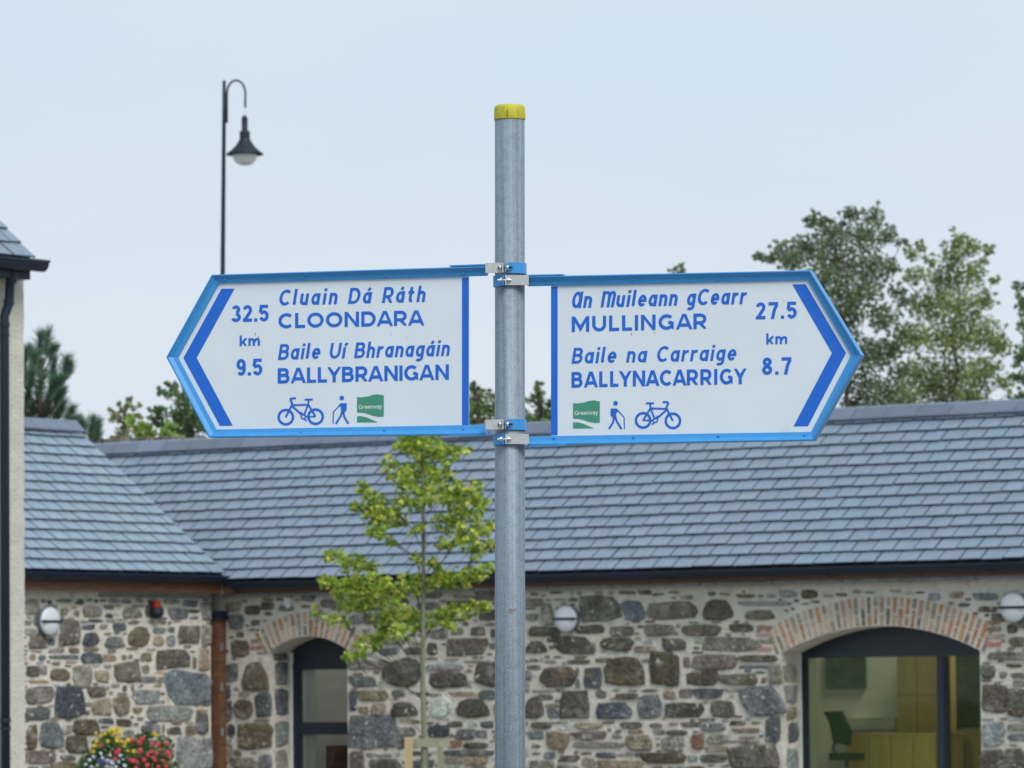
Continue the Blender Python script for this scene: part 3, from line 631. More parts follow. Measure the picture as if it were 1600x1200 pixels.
# office chair
cp = mainp(1308, 1150, 1.25); ch = empty('office_chair', wor(cp.x, 1.25, .345), -A, 'dark green office chair beside the desk inside the wide window', 'chair')
zo = .345
m = MB(); pts = [(mainp(px, py, 1.25).x - cp.x, mainp(px, py, 1.25).z - zo) for px, py in ((1289,1112),(1312,1111),(1327,1142),(1325,1165),(1304,1160),(1298,1130))]
k = len(pts); m.add([(a, -.03, z) for a, z in pts] + [(a, .06, z) for a, z in pts], [tuple(range(k)), tuple(range(k, 2*k))[::-1]] + [((i+1) % k, i, k+i, k+(i+1) % k) for i in range(k)]); m.build('backrest', M['chair'], ch, smooth=False)
sz = mainp(1310, 1182, 1.25).z - zo
m = MB(); m.box((-.04, -.10, sz-.04), (.20, .22, sz+.04)); m.build('seat', M['chair'], ch)
m = MB(); m.tube([(-.02,.02,sz+.2),(-.08,.04,sz+.08),(-.02,.05,sz-.02)], .02, 8); m.build('back_support', M['lampgrey'], ch)
m = MB(); m.tube([(.08,.06,0.05),(.08,.06,sz-.041)], .025, 10)
m.build('column', M['lampgrey'], ch); m = MB()
for i in range(5): q = 2*pi*i/5; m.tube([(.08,.06,.08),(.08+.26*cos(q),.06+.26*sin(q),.03)], .02, 6)
m.build('base', M['lampgrey'], ch)
# brown door inside the narrow opening
a = mainp(515, 1165, 2.6); dr = empty('inner_cabinet', wor(a.x+.2, 2.6, .05), -A, 'brown wooden cabinet inside the narrow arched door', 'cabinet')
m = MB(); m.box((-.25, 0, 0), (.35, .25, a.z-.05)); m.build('carcass', M['timber'], dr); m = MB(); m.box((-.24, -.02, .01), (.04, -.001, a.z-.07)); m.build('door', M['timber'], dr); m = MB(); m.box((.06, -.02, .01), (.34, -.001, a.z-.07)); m.build('door', M['timber'], dr)
# ---- wall lights
def wall_light(P, nrm, r, label):
    t_ = empty('wall_light', P, 0, label, 'light', 'round wall lights on the stone walls'); ax = nrm; s = Vector((0,0,1)); u = s.cross(ax).normalized()
    def disc(prof, half, name, mt):
        # half: 0 full, 1 upper, -1 lower
        m = MB(); n = 24; rng = [(0, 2*pi)] if half == 0 else ([(.05, pi-.05)] if half > 0 else [(pi+.05, 2*pi-.05)])
        a0_, a1_ = rng[0]; base = []
        for (rr, d) in prof:
            for k in range(n+1):
                q = a0_ + (a1_-a0_)*k/n; m.v.append(u*(rr*cos(q)) + s*(rr*sin(q)) + ax*d)
        for i in range(len(prof)-1):
            for k in range(n): m.f.append((i*(n+1)+k, i*(n+1)+k+1, (i+1)*(n+1)+k+1, (i+1)*(n+1)+k))
        return m.build(name, mt, t_, smooth=True)
    disc([(r*.93, 0), (r*.98, .03), (r, .06), (r*.97, .066), (r*.9, .066)], 0, 'housing', M['lampgrey'])
    pr = [(r*.955, .06), (r*.93, .078), (r*.8, .092), (r*.5, .104), (r*.2, .108), (.001, .109)]
    disc(pr, 1, 'diffuser', M['lampwhite']); disc(pr, -1, 'diffuser', M['lampwhite'])
    m = MB(); m.obox(ax*.098, u*(r*.93), s*.013, ax*.016); m.build('guard_bar', M['shade'], t_)
for px, py, rr, lb in ((885, 967, .150, 'round pale wall light just right of the grey post below the gutter'), (1584, 949, .158, 'round pale wall light right of the wide brick arch')):
    P = at(px, py, wor(0, -.06, 0), EY); P = P + EY*.06*.9; wall_light(P, -EY, rr, lb)
P = at(78, 971, wor(.06, 0, 0), EX) - EX*.06; wall_light(P, EX, .163, 'round pale wall light on the left stone wall near the cream house')
# alarm beacon and sensor
P = at(243, 950, wor(.05, 0, 0), EX) - EX*.05; t_ = empty('alarm_beacon', P, -A, 'small red alarm beacon on a dark base high on the left stone wall', 'alarm')
m = MB(); m.lathe((.06, 0, -.11), [(.0,0),(.05,.0),(.072,.03),(.072,.08),(.05,.11),(0,.11)], 16); m.build('base', M['shade'], t_, smooth=True)
m = MB(); m.lathe((.06, 0, .002), [(.0,0),(.05,.0),(.05,.06),(.04,.075),(0,.075)], 16); m.build('lens', M['red'], t_)
m = MB(); m.box((0,-.03,-.08),(.02,.03,.04)); m.build('bracket', M['shade'], t_)
P = at(449, 941, wor(0, -.05, 0), EY); t_ = empty('sensor', P + EY*.05, -A, 'small pale box sensor on the wall above the narrow brick arch', 'sensor')
m = MB(); m.box((-.045,-.06,-.04),(.045,-.001,.05)); m.build('case', M['lampwhite'], t_); m = MB(); m.lathe((0,-.03,-.065), [(.0,0),(.025,.005),(.03,.024),(0,.0245)], 12); m.build('dome', M['white'], t_)
# ================================================================== CREAM HOUSE (left edge)
HD = 38.0; HC = atd(38, 800, HD); HO = Vector((HC.x, HC.y, 0))      # far right corner of its front wall
house = empty('rendered_house', HO, -A, 'cream roughcast house corner with navy downpipe at the left edge', 'house')
def hl(P): d = P - HO; return Vector((d.dot(EX), d.dot(EY), d.z))
def houp(px, py, x=0.): return hl(at(px, py, HO + EX*x, EX))
zt = houp(30, 424, .12).z
# wall: the front face finely cut so the roughcast edge is uneven
m = MB(); nz = 90; ny = 6
cols = [(-7, 0)] + [(-.5 + .5*i/ny, 0) for i in range(1, ny)]
ys = [-7.0, -.5, -.4, -.3, -.2, -.1, -.05, 0.0]
for j in range(nz+1):
    z = zt*j/nz
    for i, y_ in enumerate(ys):
        o_ = .006*noise.noise(Vector((z*7, y_*9, 1))) if i else 0
        oy = .006*noise.noise(Vector((z*6, 5, 3))) + .008*noise.noise(Vector((z*25, 5, 3))) if i == len(ys)-1 else 0
        m.v.append(Vector((o_, y_+oy, z)))
k = len(ys)
for j in range(nz):
    for i in range(k-1): a = j*k+i; m.f.append((a, a+1, a+1+k, a+k))
# return wall behind the corner
b0 = len(m.v)
for j in range(nz+1):
    v = m.v[j*k+k-1]; m.v.append(Vector((-6, v.y, v.z)))
for j in range(nz): m.f.append((j*k+k-1, b0+j, b0+j+1, (j+1)*k+k-1))
n0 = len(m.v); m.v += [Vector((-6,-7,0)), Vector((-6,-7,zt))]; m.f += [(n0, 0, nz*k, n0+1), (b0, n0, n0+1, b0+nz)]
hw_ = m.build('wall', M['render'], house)
PH = radians(41); uph = Vector((-cos(PH), 0, sin(PH))); nh = Vector((sin(PH), 0, cos(PH)))
ev = houp(52, 404, .16); v1 = ev.y; ez = ev.z
HE = Vector((.16, v1-7, ez-.02)); m = MB(); V = [HE, HE+Vector((0,7,0)), HE+Vector((0,7,0))+uph*4, HE+uph*4]
m.add(V + [v - nh*.05 for v in V], [(0,1,2,3),(7,6,5,4),(0,4,5,1),(1,5,6,2),(2,6,7,3),(3,7,4,0)])
hx = HE.x - 8*cos(PH); m.add([(hx,v1-7,HE.z),(hx,v1,HE.z),(HE.x-4*cos(PH)-.004,v1,HE.z+4*sin(PH)),(HE.x-4*cos(PH)-.004,v1-7,HE.z+4*sin(PH))], [(3,2,1,0)])
rh = m.build('roof', M['underlay'], house)
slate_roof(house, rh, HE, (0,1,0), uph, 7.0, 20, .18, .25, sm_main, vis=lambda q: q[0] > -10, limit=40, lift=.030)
gutter(house, (.15, v1-7, ez-.02), (.15, houp(66, 415, .2).y, ez-.02), (1,0,0), M['navy'], h=.082, wd=.12)
m = MB(); m.box((.06, v1-7, ez-.16), (.148, v1-.02, ez-.03)); m.build('fascia', M['navy'], house)
pa = houp(14, 428, .10); pb_ = houp(14, 476, .10); pc_ = houp(7, 500, .08)
dp = MB(); rr = .0355
dp.tube([(.14, pa.y, ez-.10), (.115, pa.y, pa.z), (.10, pa.y, pb_.z+.01), (.085, (pa.y+pc_.y)/2, (pb_.z+pc_.z)/2+.01), (.08, pc_.y, pc_.z+.03), (.08, pc_.y, pc_.z-.1), (.08, pc_.y, .1)], rr, 14)
dpo = dp.build('downpipe', M['navy'], house, smooth=True)
for z_, r_, hh in ((pc_.z-.02, .041, .03), (pc_.z-.10, .039, .02), (houp(5,1122,.1).z, .041, .03), (houp(5,1136,.1).z, .041, .02)):
    m = MB(); m.tube([(.08, pc_.y, z_), (.08, pc_.y, z_-hh)], r_, 14); m.build('collar', M['navy'], dpo)
m = MB(); m.tube([(.13, pa.y, pa.z+.005), (.125, pa.y, pa.z-.07)], .042, 14); m.build('collar', M['navy'], dpo); m = MB(); m.tube([(.10, pa.y, pb_.z+.04), (.10, pa.y, pb_.z-.0)], .041, 14); m.build('collar', M['navy'], dpo)
# ================================================================== STREET LAMP
LD = 66.0; lx = lambda px, py: atd(px, py, LD)
base = lx(346, 1200); base.z = 0
lamp = empty('street_lamp', base, 0, 'tall black street lamp with swan neck and bell shade rising above the left sign', 'street lamp')
rel = lambda px, py: lx(px, py) - base
PXM = F/ (LD*cos(PITCH) + 5*sin(PITCH))
m = MB(); m.tube([Vector((0,0,0)), Vector((0,0,1.2)), Vector((0,0,1.25)), rel(347.6, 700), rel(348, 425), rel(350, 192), rel(350.2, 127)], [.09,.09,.05,.036,.031,.026,.022], 14); lp = m.build('post', M['shade'], lamp, smooth=True)
m = MB(); m.tube([rel(350.2, 127) - Vector((0,0,0)), rel(350.2, 126)], .024, 12); m.build('post_cap', M['shade'], lp)
arc = [rel(354.3, 192), rel(354.3, 165), rel(354.6, 150)]
for i in range(13):
    q = pi - pi*i/12; arc.append(rel(369 + 14.4*cos(q), 146 - 20.5*sin(q)))
arc += [rel(383.2, 160), rel(383.2, 168)]
m = MB(); m.tube(arc, [.017, .017] + [.0145]*(len(arc)-2), 10); arm = m.build('arm', M['shade'], lamp, smooth=True)
m = MB(); m.tube([rel(383.2, 167), rel(383.0, 182)], .008, 8); m.build('hanger', M['lampwhite'], arm)
c0 = rel(382.6, 243); px = 1/PXM
def zz(y): return rel(382.6, y).z - c0.z
m = MB(); m.lathe(c0, [(.001, zz(180)), (3*px, zz(181)), (4.6*px, zz(184)), (4.9*px, zz(187)), (4.9*px, zz(204)), (7.9*px, zz(205)), (8.2*px, zz(208)), (8.2*px, zz(217)), (9.5*px, zz(220)), (15*px, zz(228)), (22*px, zz(235)), (28.8*px, zz(240)), (29*px, zz(242.2)), (27*px, zz(242)), (18*px, zz(236)), (8*px, zz(228))], 32)
sh = m.build('lamp_shade', M['shade'], lamp, smooth=True)
m = MB(); m.lathe(c0, [(19*px, zz(241.5)), (19*px, zz(246)), (17.5*px, zz(250)), (14*px, zz(254.5)), (8*px, zz(257.8)), (.001, zz(259))], 28); m.build('bowl', M['bowl'], sh, smooth=True)
# ================================================================== FINGERPOST
PD = 12.77; pb0 = atd(797, 1200, PD); ptop = atd(796.5, 187, PD); ax = (ptop - pb0); axn = ax.normalized(); pbase = pb0 - axn*(pb0.z/axn.z)
post = empty('signpost', pbase, 0, 'galvanised steel post with yellow cap carrying two blue and white greenway direction signs', 'signpost')
def PP(v): return Vector(v) - pbase
PR = .038
m = MB(); m.tube([Vector((0,0,0)), ptop - pbase], PR, 48); polo = m.build('post', M['galv'], post, smooth=True)
def axis_at(py): # axis point at photo row py
    P = atd(797, py, PD); z = P.z; return axn*(z/axn.z)
m = MB(); b_ = axis_at(187); t1_ = axis_at(165)
hh = (t1_-b_).length
m.lathe(b_, [(.0395,0),(.0400,.002),(.0396,hh*.5),(.0392,hh*.8),(.037,hh*.96),(.033,hh*1.03),(.001,hh*1.04)], 40); m.lathe(b_, [(.0378,.0),(.0395,0)], 40); capo = m.build('post_cap', M['cap'], post, smooth=True)
m = MB(); m.box((b_.x-.0066, -.0412, b_.z+.002), (b_.x-.0056, -.0395, b_.z+.023)); m.build('split', M['darkhole'], capo)
# small rust scab on the post
m = MB(); q0 = axis_at(953)
for j in range(7):
    a = radians(-90) + (random.uniform(.05, .42)); z = random.uniform(-.008, .004) ; r = random.uniform(.001, .0035)
    c = q0 + Vector((cos(a)*(PR+.0006), sin(a)*(PR+.0006), z)); tt = Vector((-sin(a), cos(a), 0)); m.add([c + tt*r*cos(k*1.05) + Vector((0,0,r*.8*sin(k*1.05))) for k in range(6)], [tuple(range(6))])
m.build('rust_patch', M['rust'], polo)
def dirt(panel, pts):
    for (x, y, a, b) in pts:
        V = [spf(x + a*cos(q)*random.uniform(.6, 1.2), y + b*sin(q)*random.uniform(.6, 1.2), .0016) for q in [2*pi*i/9 for i in range(9)]]; mk('dirt_mark', V, [tuple(range(9))[::-1]], M['dirt'], panel)
YAW = radians(15); UV = Vector((cos(YAW), -sin(YAW), 0)); NV = Vector((-sin(YAW), -cos(YAW), 0))   # NV faces the camera
PO = pbase + axis_at(560)
def sp_(px, py, d=0.): return at(px, py, PO + NV*d, NV) - pbase
def spf(px, py, d): return at(px, py, PO, NV) - pbase + NV*d
# --- stroke lettering
def arc2(cx, cy, rx, ry, a0, a1, n=14): return [(cx + rx*cos(radians(a0+(a1-a0)*i/n)), cy + ry*sin(radians(a0+(a1-a0)*i/n))) for i in range(n+1)]
def glyph(c, t, it):
    h = t/2; X = .72; O = None
    def bowl(m0, m1, xs, W): ry = (m1-m0)/2; return [(h, m1)] + arc2(xs, (m0+m1)/2, W-h-xs, ry, 90, -90, 12) + [(h, m0)]
    stem = [(h, 0), (h, 1)]
    if it and c == 'A': return .78, [arc2(.37, .5, .37-h, .5-h, 0, 360, 28), [(.78-h, 1), (.78-h, 0)]]
    if it and c == 'M': return 1.05, [[(h,0),(h,1)], [(h,.6)] + arc2(.34, .72, .34-h, .28-h, 180, 0) + [(.68-h, 0)], [(.68-h,.6)] + arc2(.82-.0, .72, .23-h/2, .28-h, 180, 0) + [(1.05-h, 0)]]
    if c == 'A': return 1.04, [[(h*1.05,-.04),(.52-h*.25,1.04)], [(1.04-h*1.05,-.04),(.52+h*.25,1.04)], [(.25,.28),(.79,.28)]]
    if c == 'B': return .80, [stem, bowl(.53, 1-h, .44, .74), bowl(h, .53, .44, .80)]
    if c == 'C': return .90, [arc2(.5, .5, .5-h, .5-h, 46, 314, 26)]
    if c == 'D': return .90, [stem, [(h,1-h)] + arc2(.42, .5, .9-h-.42, .5-h, 90, -90, 18) + [(h,h)]]
    if c == 'G': return .94, [arc2(.5, .5, .5-h, .5-h, 46, 318, 26) + [(.94-h,.2),(.94-h,.50)], [(.60,.46),(.94-h,.46)]]
    if c == 'I': return t, [stem]
    if c == 'L': return .62, [[(h,1),(h,h),(.62,h)]]
    if c == 'M': return 1.08, [[(h,0),(h,1)], [(h*1.1,1.02),(.54,.20),(1.08-h*1.1,1.02)], [(1.08-h,1),(1.08-h,0)]]
    if c == 'N': return .90, [[(h,0),(h,1)], [(h*1.05,1.0),(.9-h*1.05,0)], [(.9-h,0),(.9-h,1)]]
    if c == 'O': return 1.02, [arc2(.51, .5, .51-h, .5-h, 0, 360, 34)]
    if c == 'R': return .82, [stem, bowl(.40, 1-h, .44, .80), [(.40,.40),(.82-h*.9,-.03)]]
    if c == 'U': return .86, [[(h,1),(h,.42)] + arc2(.43, .42, .43-h, .42-h, 180, 360) + [(.86-h,1)]]
    if c == 'Y': return .92, [[(h*.9,1.03),(.46,.44),(.92-h*.9,1.03)], [(.46,.44),(.46,0)]]
    if c in 'aá':
        p = [arc2(.285, X/2, .285-h, X/2-h, 0, 360, 24), [(.58-h, X), (.58-h, 0)]]
        if c == 'á': p.append([(.30, X+.09), (.42, X+.26)])
        return .58, p
    if c in 'ií':
        return t, [[(h,0),(h,X)], [(h,X+.12),(h,X+.12+t)] if c == 'i' else [(h-.0,X+.09),(h+.13,X+.26)]]
    if c == 'e': return .58, [[(h*1.2,X/2),(.58-h,X/2)] + arc2(.29, X/2, .29-h, X/2-h, 0, 318, 20)]
    if c == 'g': return .58, [arc2(.285, X/2, .285-h, X/2-h, 0, 360, 24), [(.58-h, X), (.58-h, -.06)] + arc2(.29, -.06, .29-h, .24-h, 0, -140, 12)]
    if c == 'h': return .56, [[(h,0),(h,1.03)], [(h,.4)] + arc2(.28, X-h-.2, .28-h, .2, 180, 0) + [(.56-h,0)]]
    if c == 'n': return .56, [[(h,0),(h,X)], [(h,.4)] + arc2(.28, X-h-.2, .28-h, .2, 180, 0) + [(.56-h,0)]]
    if c == 'm': return .90, [[(h,0),(h,X)], [(h,.4)] + arc2(.26, X-h-.18, .26-h, .18, 180, 0) + [(.52-h,0)], [(.52-h,.4)] + arc2(.71-h/2, X-h-.18, .19-h/2, .18, 180, 0) + [(.90-h,0)]]
    if c == 'k': return .56, [[(h,0),(h,1.0)], [(.52,X+.01),(h*1.2,.24)], [(.26,.42),(.55-h*.6,-.02)]]
    if c == 'l': return .24, [[(h,1.03),(h,.13),(h+.10,h)]] if it else [[(h,0),(h,1.03)]]
    if c == 'r': return .42, [[(h,0),(h,X)], [(h,.36)] + arc2(.36, X-h-.22, .36-h, .22, 180, 78, 8)]
    if c == 't': return .44, [[(.19,.96),(.19,.2)] + arc2(.33, .2, .14, .2-h, 180, 280, 6), [(0,X-h),(.42,X-h)]]
    if c == 'u': return .56, [[(h,X),(h,.30)] + arc2(.28, .30, .28-h, .30-h, 180, 360) , [(.56-h,X),(.56-h,0)]]
    if c == 'w': return .84, [[(h,X),(.24,.02),(.42,X-.05),(.60,.02),(.84-h,X)]]
    if c == 'y': return .56, [[(h,X),(.29,.03)], [(.56-h,X),(.22,-.26),(.04,-.26)]]
    if c == '2': return .58, [arc2(.29, .70, .28-h, .30-h, 168, -38, 16) + [(h+.03,h+.01)], [(.01,h),(.57,h)]]
    if c == '3': return .58, [arc2(.28, .74, .26-h, .26-h, 160, -88, 14), arc2(.28, .285, .30-h, .285-h, 88, -160, 16)]
    if c == '5': return .58, [[(.54,1-h),(.12,1-h),(.075,.53)], [(.08,.53)] + arc2(.285, .335, .295-h, .335-h, 128, -158, 18)]
    if c == '7': return .58, [[(.01,1-h),(.575,1-h)], [(.575-h*.7,1-h*1.5),(.36,.55),(.24,0)]]
    if c == '8': return .58, [arc2(.29, .745, .26-h, .255-h, 0, 360, 24), arc2(.29, .285, .29-h, .285-h, 0, 360, 26)]
    if c == '9': return .58, [arc2(.29, .675, .28-h, .325-h, 0, 360, 26), [(.57-h,.68),(.57-h,.40)] + arc2(.30, .36, .27-h, .36-h, 0, -145, 14)]
    if c == '.': return t, [[(h,0),(h,t)]]
    if c == ' ': return .36, []
    raise KeyError(c)
def ribbon(P, t, closed=False):
    n = len(P); Lp = []; h = t/2
    clean = [P[0]]
    for q in P[1:]:
        if hypot(q[0]-clean[-1][0], q[1]-clean[-1][1]) > 1e-4: clean.append(q)
    P = clean; n = len(P)
    closed = n > 3 and hypot(P[0][0]-P[-1][0], P[0][1]-P[-1][1]) < 1e-3 or closed
    if closed: P = P[:-1]; n -= 1
    for i in range(n):
        if closed: a, b, c = P[i-1], P[i], P[(i+1) % n]
        else: a, b, c = P[max(i-1,0)], P[i], P[min(i+1,n-1)]
        def nm(u, v): d = hypot(v[0]-u[0], v[1]-u[1]) or 1; return (-(v[1]-u[1])/d, (v[0]-u[0])/d)
        if not closed and i == 0: nx, ny = nm(b, c); k = 1
        elif not closed and i == n-1: nx, ny = nm(a, b); k = 1
        else:
            n1 = nm(a, b); n2 = nm(b, c); nx, ny = n1[0]+n2[0], n1[1]+n2[1]; d = hypot(nx, ny) or 1; nx /= d; ny /= d; k = min(1/max(.3, nx*n1[0]+ny*n1[1]), 2.2)
        Lp.append(((b[0]+nx*h*k, b[1]+ny*h*k), (b[0]-nx*h*k, b[1]-ny*h*k)))
    V = [q for pr in Lp for q in pr]; Fc = [(2*i, 2*i+1, 2*i+3, 2*i+2) for i in range(n-1)]
    if closed: Fc.append((2*n-2, 2*n-1, 1, 0))
    return V, Fc
LAY = .0006
def text(panel, s, x0, yb0, x1, yb1, cap, t, it, kc=1., kl=1., shear=0., mt='print', lname=None, spf_=spf, d0=.0007):
    gl = []; tot = 0
    for c in s:
        W_, paths = glyph(c, t, it); k = kc if (c.isupper() or c.isdigit()) else kl
        if c in 'iIí.': k_w = 1
        else: k_w = k
        gl.append((c, W_*k_w, [[(q[0]*k_w, q[1]) for q in p] for p in paths])); tot += W_*k_w
    lastacc = .13 if s[-1] == 'í' else 0
    Wt = (x1-x0)/cap - shear*.72; gw = [(.25 if (not it and (a_ in 'AYL' and b_ in 'AYTCR' or b_ in 'AY' and a_ in 'ADRNCLY')) else .62 if (not it and (a_ in 'AY' or b_ in 'AY')) else 1) for a_, b_ in zip(s, s[1:])] + [0]; ls = (Wt - tot)/sum(gw); m = MB(); x = 0; gi = 0
    for c, W_, paths in gl:
        if c == ' ' and m.v: m.build('lettering', M[mt], panel, label=lname); m = MB()
        for j, p in enumerate(paths):
            V, Fc = ribbon(p, t)
            if c in 'AMNVWYRk' and not (it and c in 'AM'): V = [(a, min(1, max(0, b))) for a, b in V]
            W3 = []
            for a, b in V:
                gx = x + a + shear*b; px_ = x0 + gx*cap; py_ = yb0 + (yb1-yb0)*(px_-x0)/(x1-x0) - b*cap
                W3.append(spf_(px_, py_, d0 + j*.00009))
            m.add(W3, [tuple(reversed(f)) for f in Fc])
        x += W_ + ls*gw[gi]; gi += 1
    return m.build('lettering', M[mt], panel, label=lname)
def poly(panel, name, pts, mt, d=.0007, thick=0):
    V = [spf(x, y, d) for x, y in pts]; tri = tessellate_polygon([[Vector((x, -y, 0)) for x, y in pts]])
    return mk(name, V, [tuple(t_) for t_ in tri], M[mt], panel)
def strokes(panel, name, paths, f, extra=(), mt='print'):
    m = MB()
    for j, (p, t_) in enumerate(paths):
        V, Fc = ribbon(p, t_*1.12); m.add([spf(*f(a, b), .0007 + (j % 6)*.00009) for a, b in V], Fc)
    for j, pts in enumerate(extra):
        tri = tessellate_polygon([[Vector((x, -y, 0)) for x, y in pts]]); m.add([spf(*f(a, b), .0007 + (7+j)*.00009) for a, b in pts], [tuple(t_) for t_ in tri])
    return m.build(name, M[mt], panel)
def circ(cx, cy, r, n=24): return [(cx + r*cos(2*pi*i/n), cy + r*sin(2*pi*i/n)) for i in range(n+1)]
bike = [(circ(787,1007,45),14), (circ(973,1004,45),14), (circ(897,1003,14,16),7), ([(850,889),(822,890),(816,897),(828,925),(787,1007)],11), ([(826,932),(927,929)],10),
        ([(905,897),(955,897)],10), ([(930,895),(926,929),(899,1000)],10), ([(826,938),(888,993)],11), ([(928,929),(973,1004)],11), ([(908,1004),(973,1004)],8), ([(878,975),(893,988)],8), ([(903,1017),(917,1030)],8)]
walk_s = [([(128,927),(84,975),(82,1048)],6), ([(140,968),(130,1000),(100,1049)],11), ([(146,970),(152,1005),(178,1048)],11)]
walk_p = [circ(137,887,14)[:-1], [(116,934),(130,920),(168,920),(167,964),(157,970),(154,984),(133,984),(133,945)]]
def board(which):
    left = which == 'L'
    if left:
        pan = [(343-6,443-6),(278.7-9,558.7),(338.7-6,671.2+6),(732.6,664+5),(732.6,433-5)]
        outer = [(762,416.6),(334,430),(263,558.7),(329.5,684),(762,679.4)]; inner = [(762,431.2),(343,443),(278.7,558.7),(338.7,671.2),(762,663.8)]
        lb = 'left pointing sign with CLOONDARA and BALLYBRANIGAN'
    else:
        pan = [(861,446-5),(1262.5+5,438-6),(1330.7+9,554.5),(1268+5,675+6),(861,680+5)]
        outer = [(827,432.6),(1268,423.2),(1348.2,555),(1272.5,688.6),(827,696.2)]; inner = [(827,447.6),(1262.5,438),(1330.7,554.5),(1268,675),(827,682)]
        lb = 'right pointing sign with MULLINGAR and BALLYNACARRIGY'
    n = len(pan); V = [spf(x, y, 0) for x, y in pan] + [spf(x, y, -.003) for x, y in pan]
    if left: pl = mk('sign_panel', V, [tuple(range(n)), tuple(range(n, 2*n))[::-1]] + [(i, n+i, n+(i+1) % n, (i+1) % n) for i in range(n)], M['panel'], post, label=lb)
    else: pl = mk('sign_panel', V, [tuple(range(n))[::-1], tuple(range(n, 2*n))] + [(i, n+i, n+(i+1) % n, (i+1) % n)[::-1] for i in range(n)], M['panel'], post, label=lb)
    # rails: sloping inner face, proud outer lip, side wall going back
    for i in range(len(outer)-1):
        o0, o1, i0, i1 = outer[i], outer[i+1], inner[i], inner[i+1]
        def L_(a, b, f): return (a[0]+(b[0]-a[0])*f, a[1]+(b[1]-a[1])*f)
        prof = []
        for (e0, e1) in ((o0, i0), (o1, i1)):
            q = L_(e0, e1, .11); prof.append([spf(*e0, -.022), spf(*e0, .0165), spf(*q, .0175), spf(*L_(e0, e1, .2), .0145), spf(*L_(e0, e1, .55), .0075), spf(*L_(e0, e1, .93), .0052), spf(*e1, .0048), spf(*e1, .0008), spf(*L_(e0, e1, .3), -.022)])
        k = len(prof[0]); V = prof[0] + prof[1]; Fc = [(j, (j+1) % k, k+(j+1) % k, k+j) for j in range(k)] + [tuple(range(k))[::-1], tuple(range(k, 2*k))]
        r_ = mk('frame_rail', V, Fc, M['rail'], pl)
        bm = bmesh.new(); bm.from_mesh(r_.data); bmesh.ops.recalc_face_normals(bm, faces=bm.faces); bm.to_mesh(r_.data); bm.free()
    # rivets
    tops = ([(353,437.5),(476,434),(604,430.5),(726,427.5)], [(349,678),(472,675),(602,672),(725,670.5)]) if left else ([(867,443),(990,438.3),(1123,436),(1256.5,432)], [(867,684.5),(991,683.5),(1123.5,681.5),(1258,680)])
    for row in tops:
        for (x, y) in row:
            c = spf(x, y, .0088); up_ = Vector((0,0,1)); m = MB()
            V = [c + UV*(.0028*cos(q)) + up_*(.0028*sin(q)) + NV*dd for dd, r in ((-.002,1),(.0012,1)) for q in [2*pi*i/12 for i in range(12)]]
            V += [c + NV*.0022]; m.add(V, [(i, (i+1) % 12, 12+(i+1) % 12, 12+i) for i in range(12)] + [(12+i, 12+(i+1) % 12, 24) for i in range(12)]); rv = m.build('rivet', M['rail'], pl)
            m = MB(); m.add([c + NV*.0026 + UV*(.0009*cos(q)) + up_*(.0009*sin(q)) for q in [2*pi*i/8 for i in range(8)]], [tuple(range(8))]); rv2 = m.build('rivet_hole', M['darkhole'], pl) if not left else None
    # printed parts
    dirt(pl, [(399.5,522,.9,2.6),(404,527,1.1,1.6),(405.5,532,.8,2),(611,522,1,.7),(637,528,.8,.6)] if left else [(987,522,.7,2.4),(1023,519.5,1.6,.7),(1225,470,.8,.8),(1300,540,2.6,.6)])
    if left:
        poly(pl, 'edge_stripe', [(722,434),(732.6,433.6),(732.6,664),(722,664.4)], 'print')
        poly(pl, 'chevron', [(346.2,451.2),(366.7,451),(307.5,559.2),(363.7,665),(343.7,665.3),(286.7,559.2)], 'print')
        text(pl, 'Cluain Dá Ráth', 435.5, 477.5, 666, 471.8, 24.8, .178, True, .74, .88, .16)
        text(pl, 'CLOONDARA', 435, 513.2, 663.7, 508.2, 23.6, .208, False, 1.08, 1.)
        text(pl, 'Baile Uí Bhranagáin', 434.8, 562.3, 704, 556, 24.4, .172, True, .76, .87, .16)
        text(pl, 'BALLYBRANIGAN', 434.2, 599.3, 701.4, 593.2, 24, .205, False, .96, 1.)
        text(pl, '32.5', 361.7, 503.2, 420, 502, 26, .19, False, .98); text(pl, 'km', 374.2, 541, 406.7, 540, 16.8, .2, False, 1, 1.24); text(pl, '9.5', 369.5, 587, 410, 586.2, 26, .19, False, .98)
        f = lambda a, b: (250+a/4, 400+b/4); strokes(pl, 'bicycle_symbol', bike, f)
        f2 = lambda a, b: (500+a/4, 400+b/4); strokes(pl, 'walker_symbol', walk_s, f2, walk_p); dx, dy, ox, sg = 0, 0, 500, 1
    else:
        poly(pl, 'edge_stripe', [(861,448),(871.3,447.8),(871.3,680),(861,680.3)], 'print')
        poly(pl, 'chevron', [(1238,444.2),(1258.7,444),(1322,551.7),(1262.5,666),(1240,666.2),(1300,551.5)], 'print')
        text(pl, 'An Muileann gCearr', 893, 481.4, 1167.5, 475, 25.4, .178, True, .72, .84, .16)
        text(pl, 'MULLINGAR', 893.3, 518.8, 1104.5, 513.7, 24.2, .208, False, 1.06, 1.)
        text(pl, 'Baile na Carraige', 893.5, 568.2, 1152, 563, 24.6, .172, True, .76, .94, .16)
        text(pl, 'BALLYNACARRIGY', 893.5, 605.8, 1166.2, 600, 24.6, .198, False, .84, 1.)
        text(pl, '27.5', 1181, 499, 1245, 497.5, 26.4, .19, False, 1.); text(pl, 'km', 1197, 538.2, 1230.5, 537.2, 17.2, .2, False, 1, 1.24); text(pl, '8.7', 1191, 585.8, 1236.7, 585, 27, .19, False, 1.)
        f = lambda a, b: (820+(1713-a)/4, 400+(b+23)/4); strokes(pl, 'bicycle_symbol', [([q for q in p], t_) for p, t_ in bike], f)
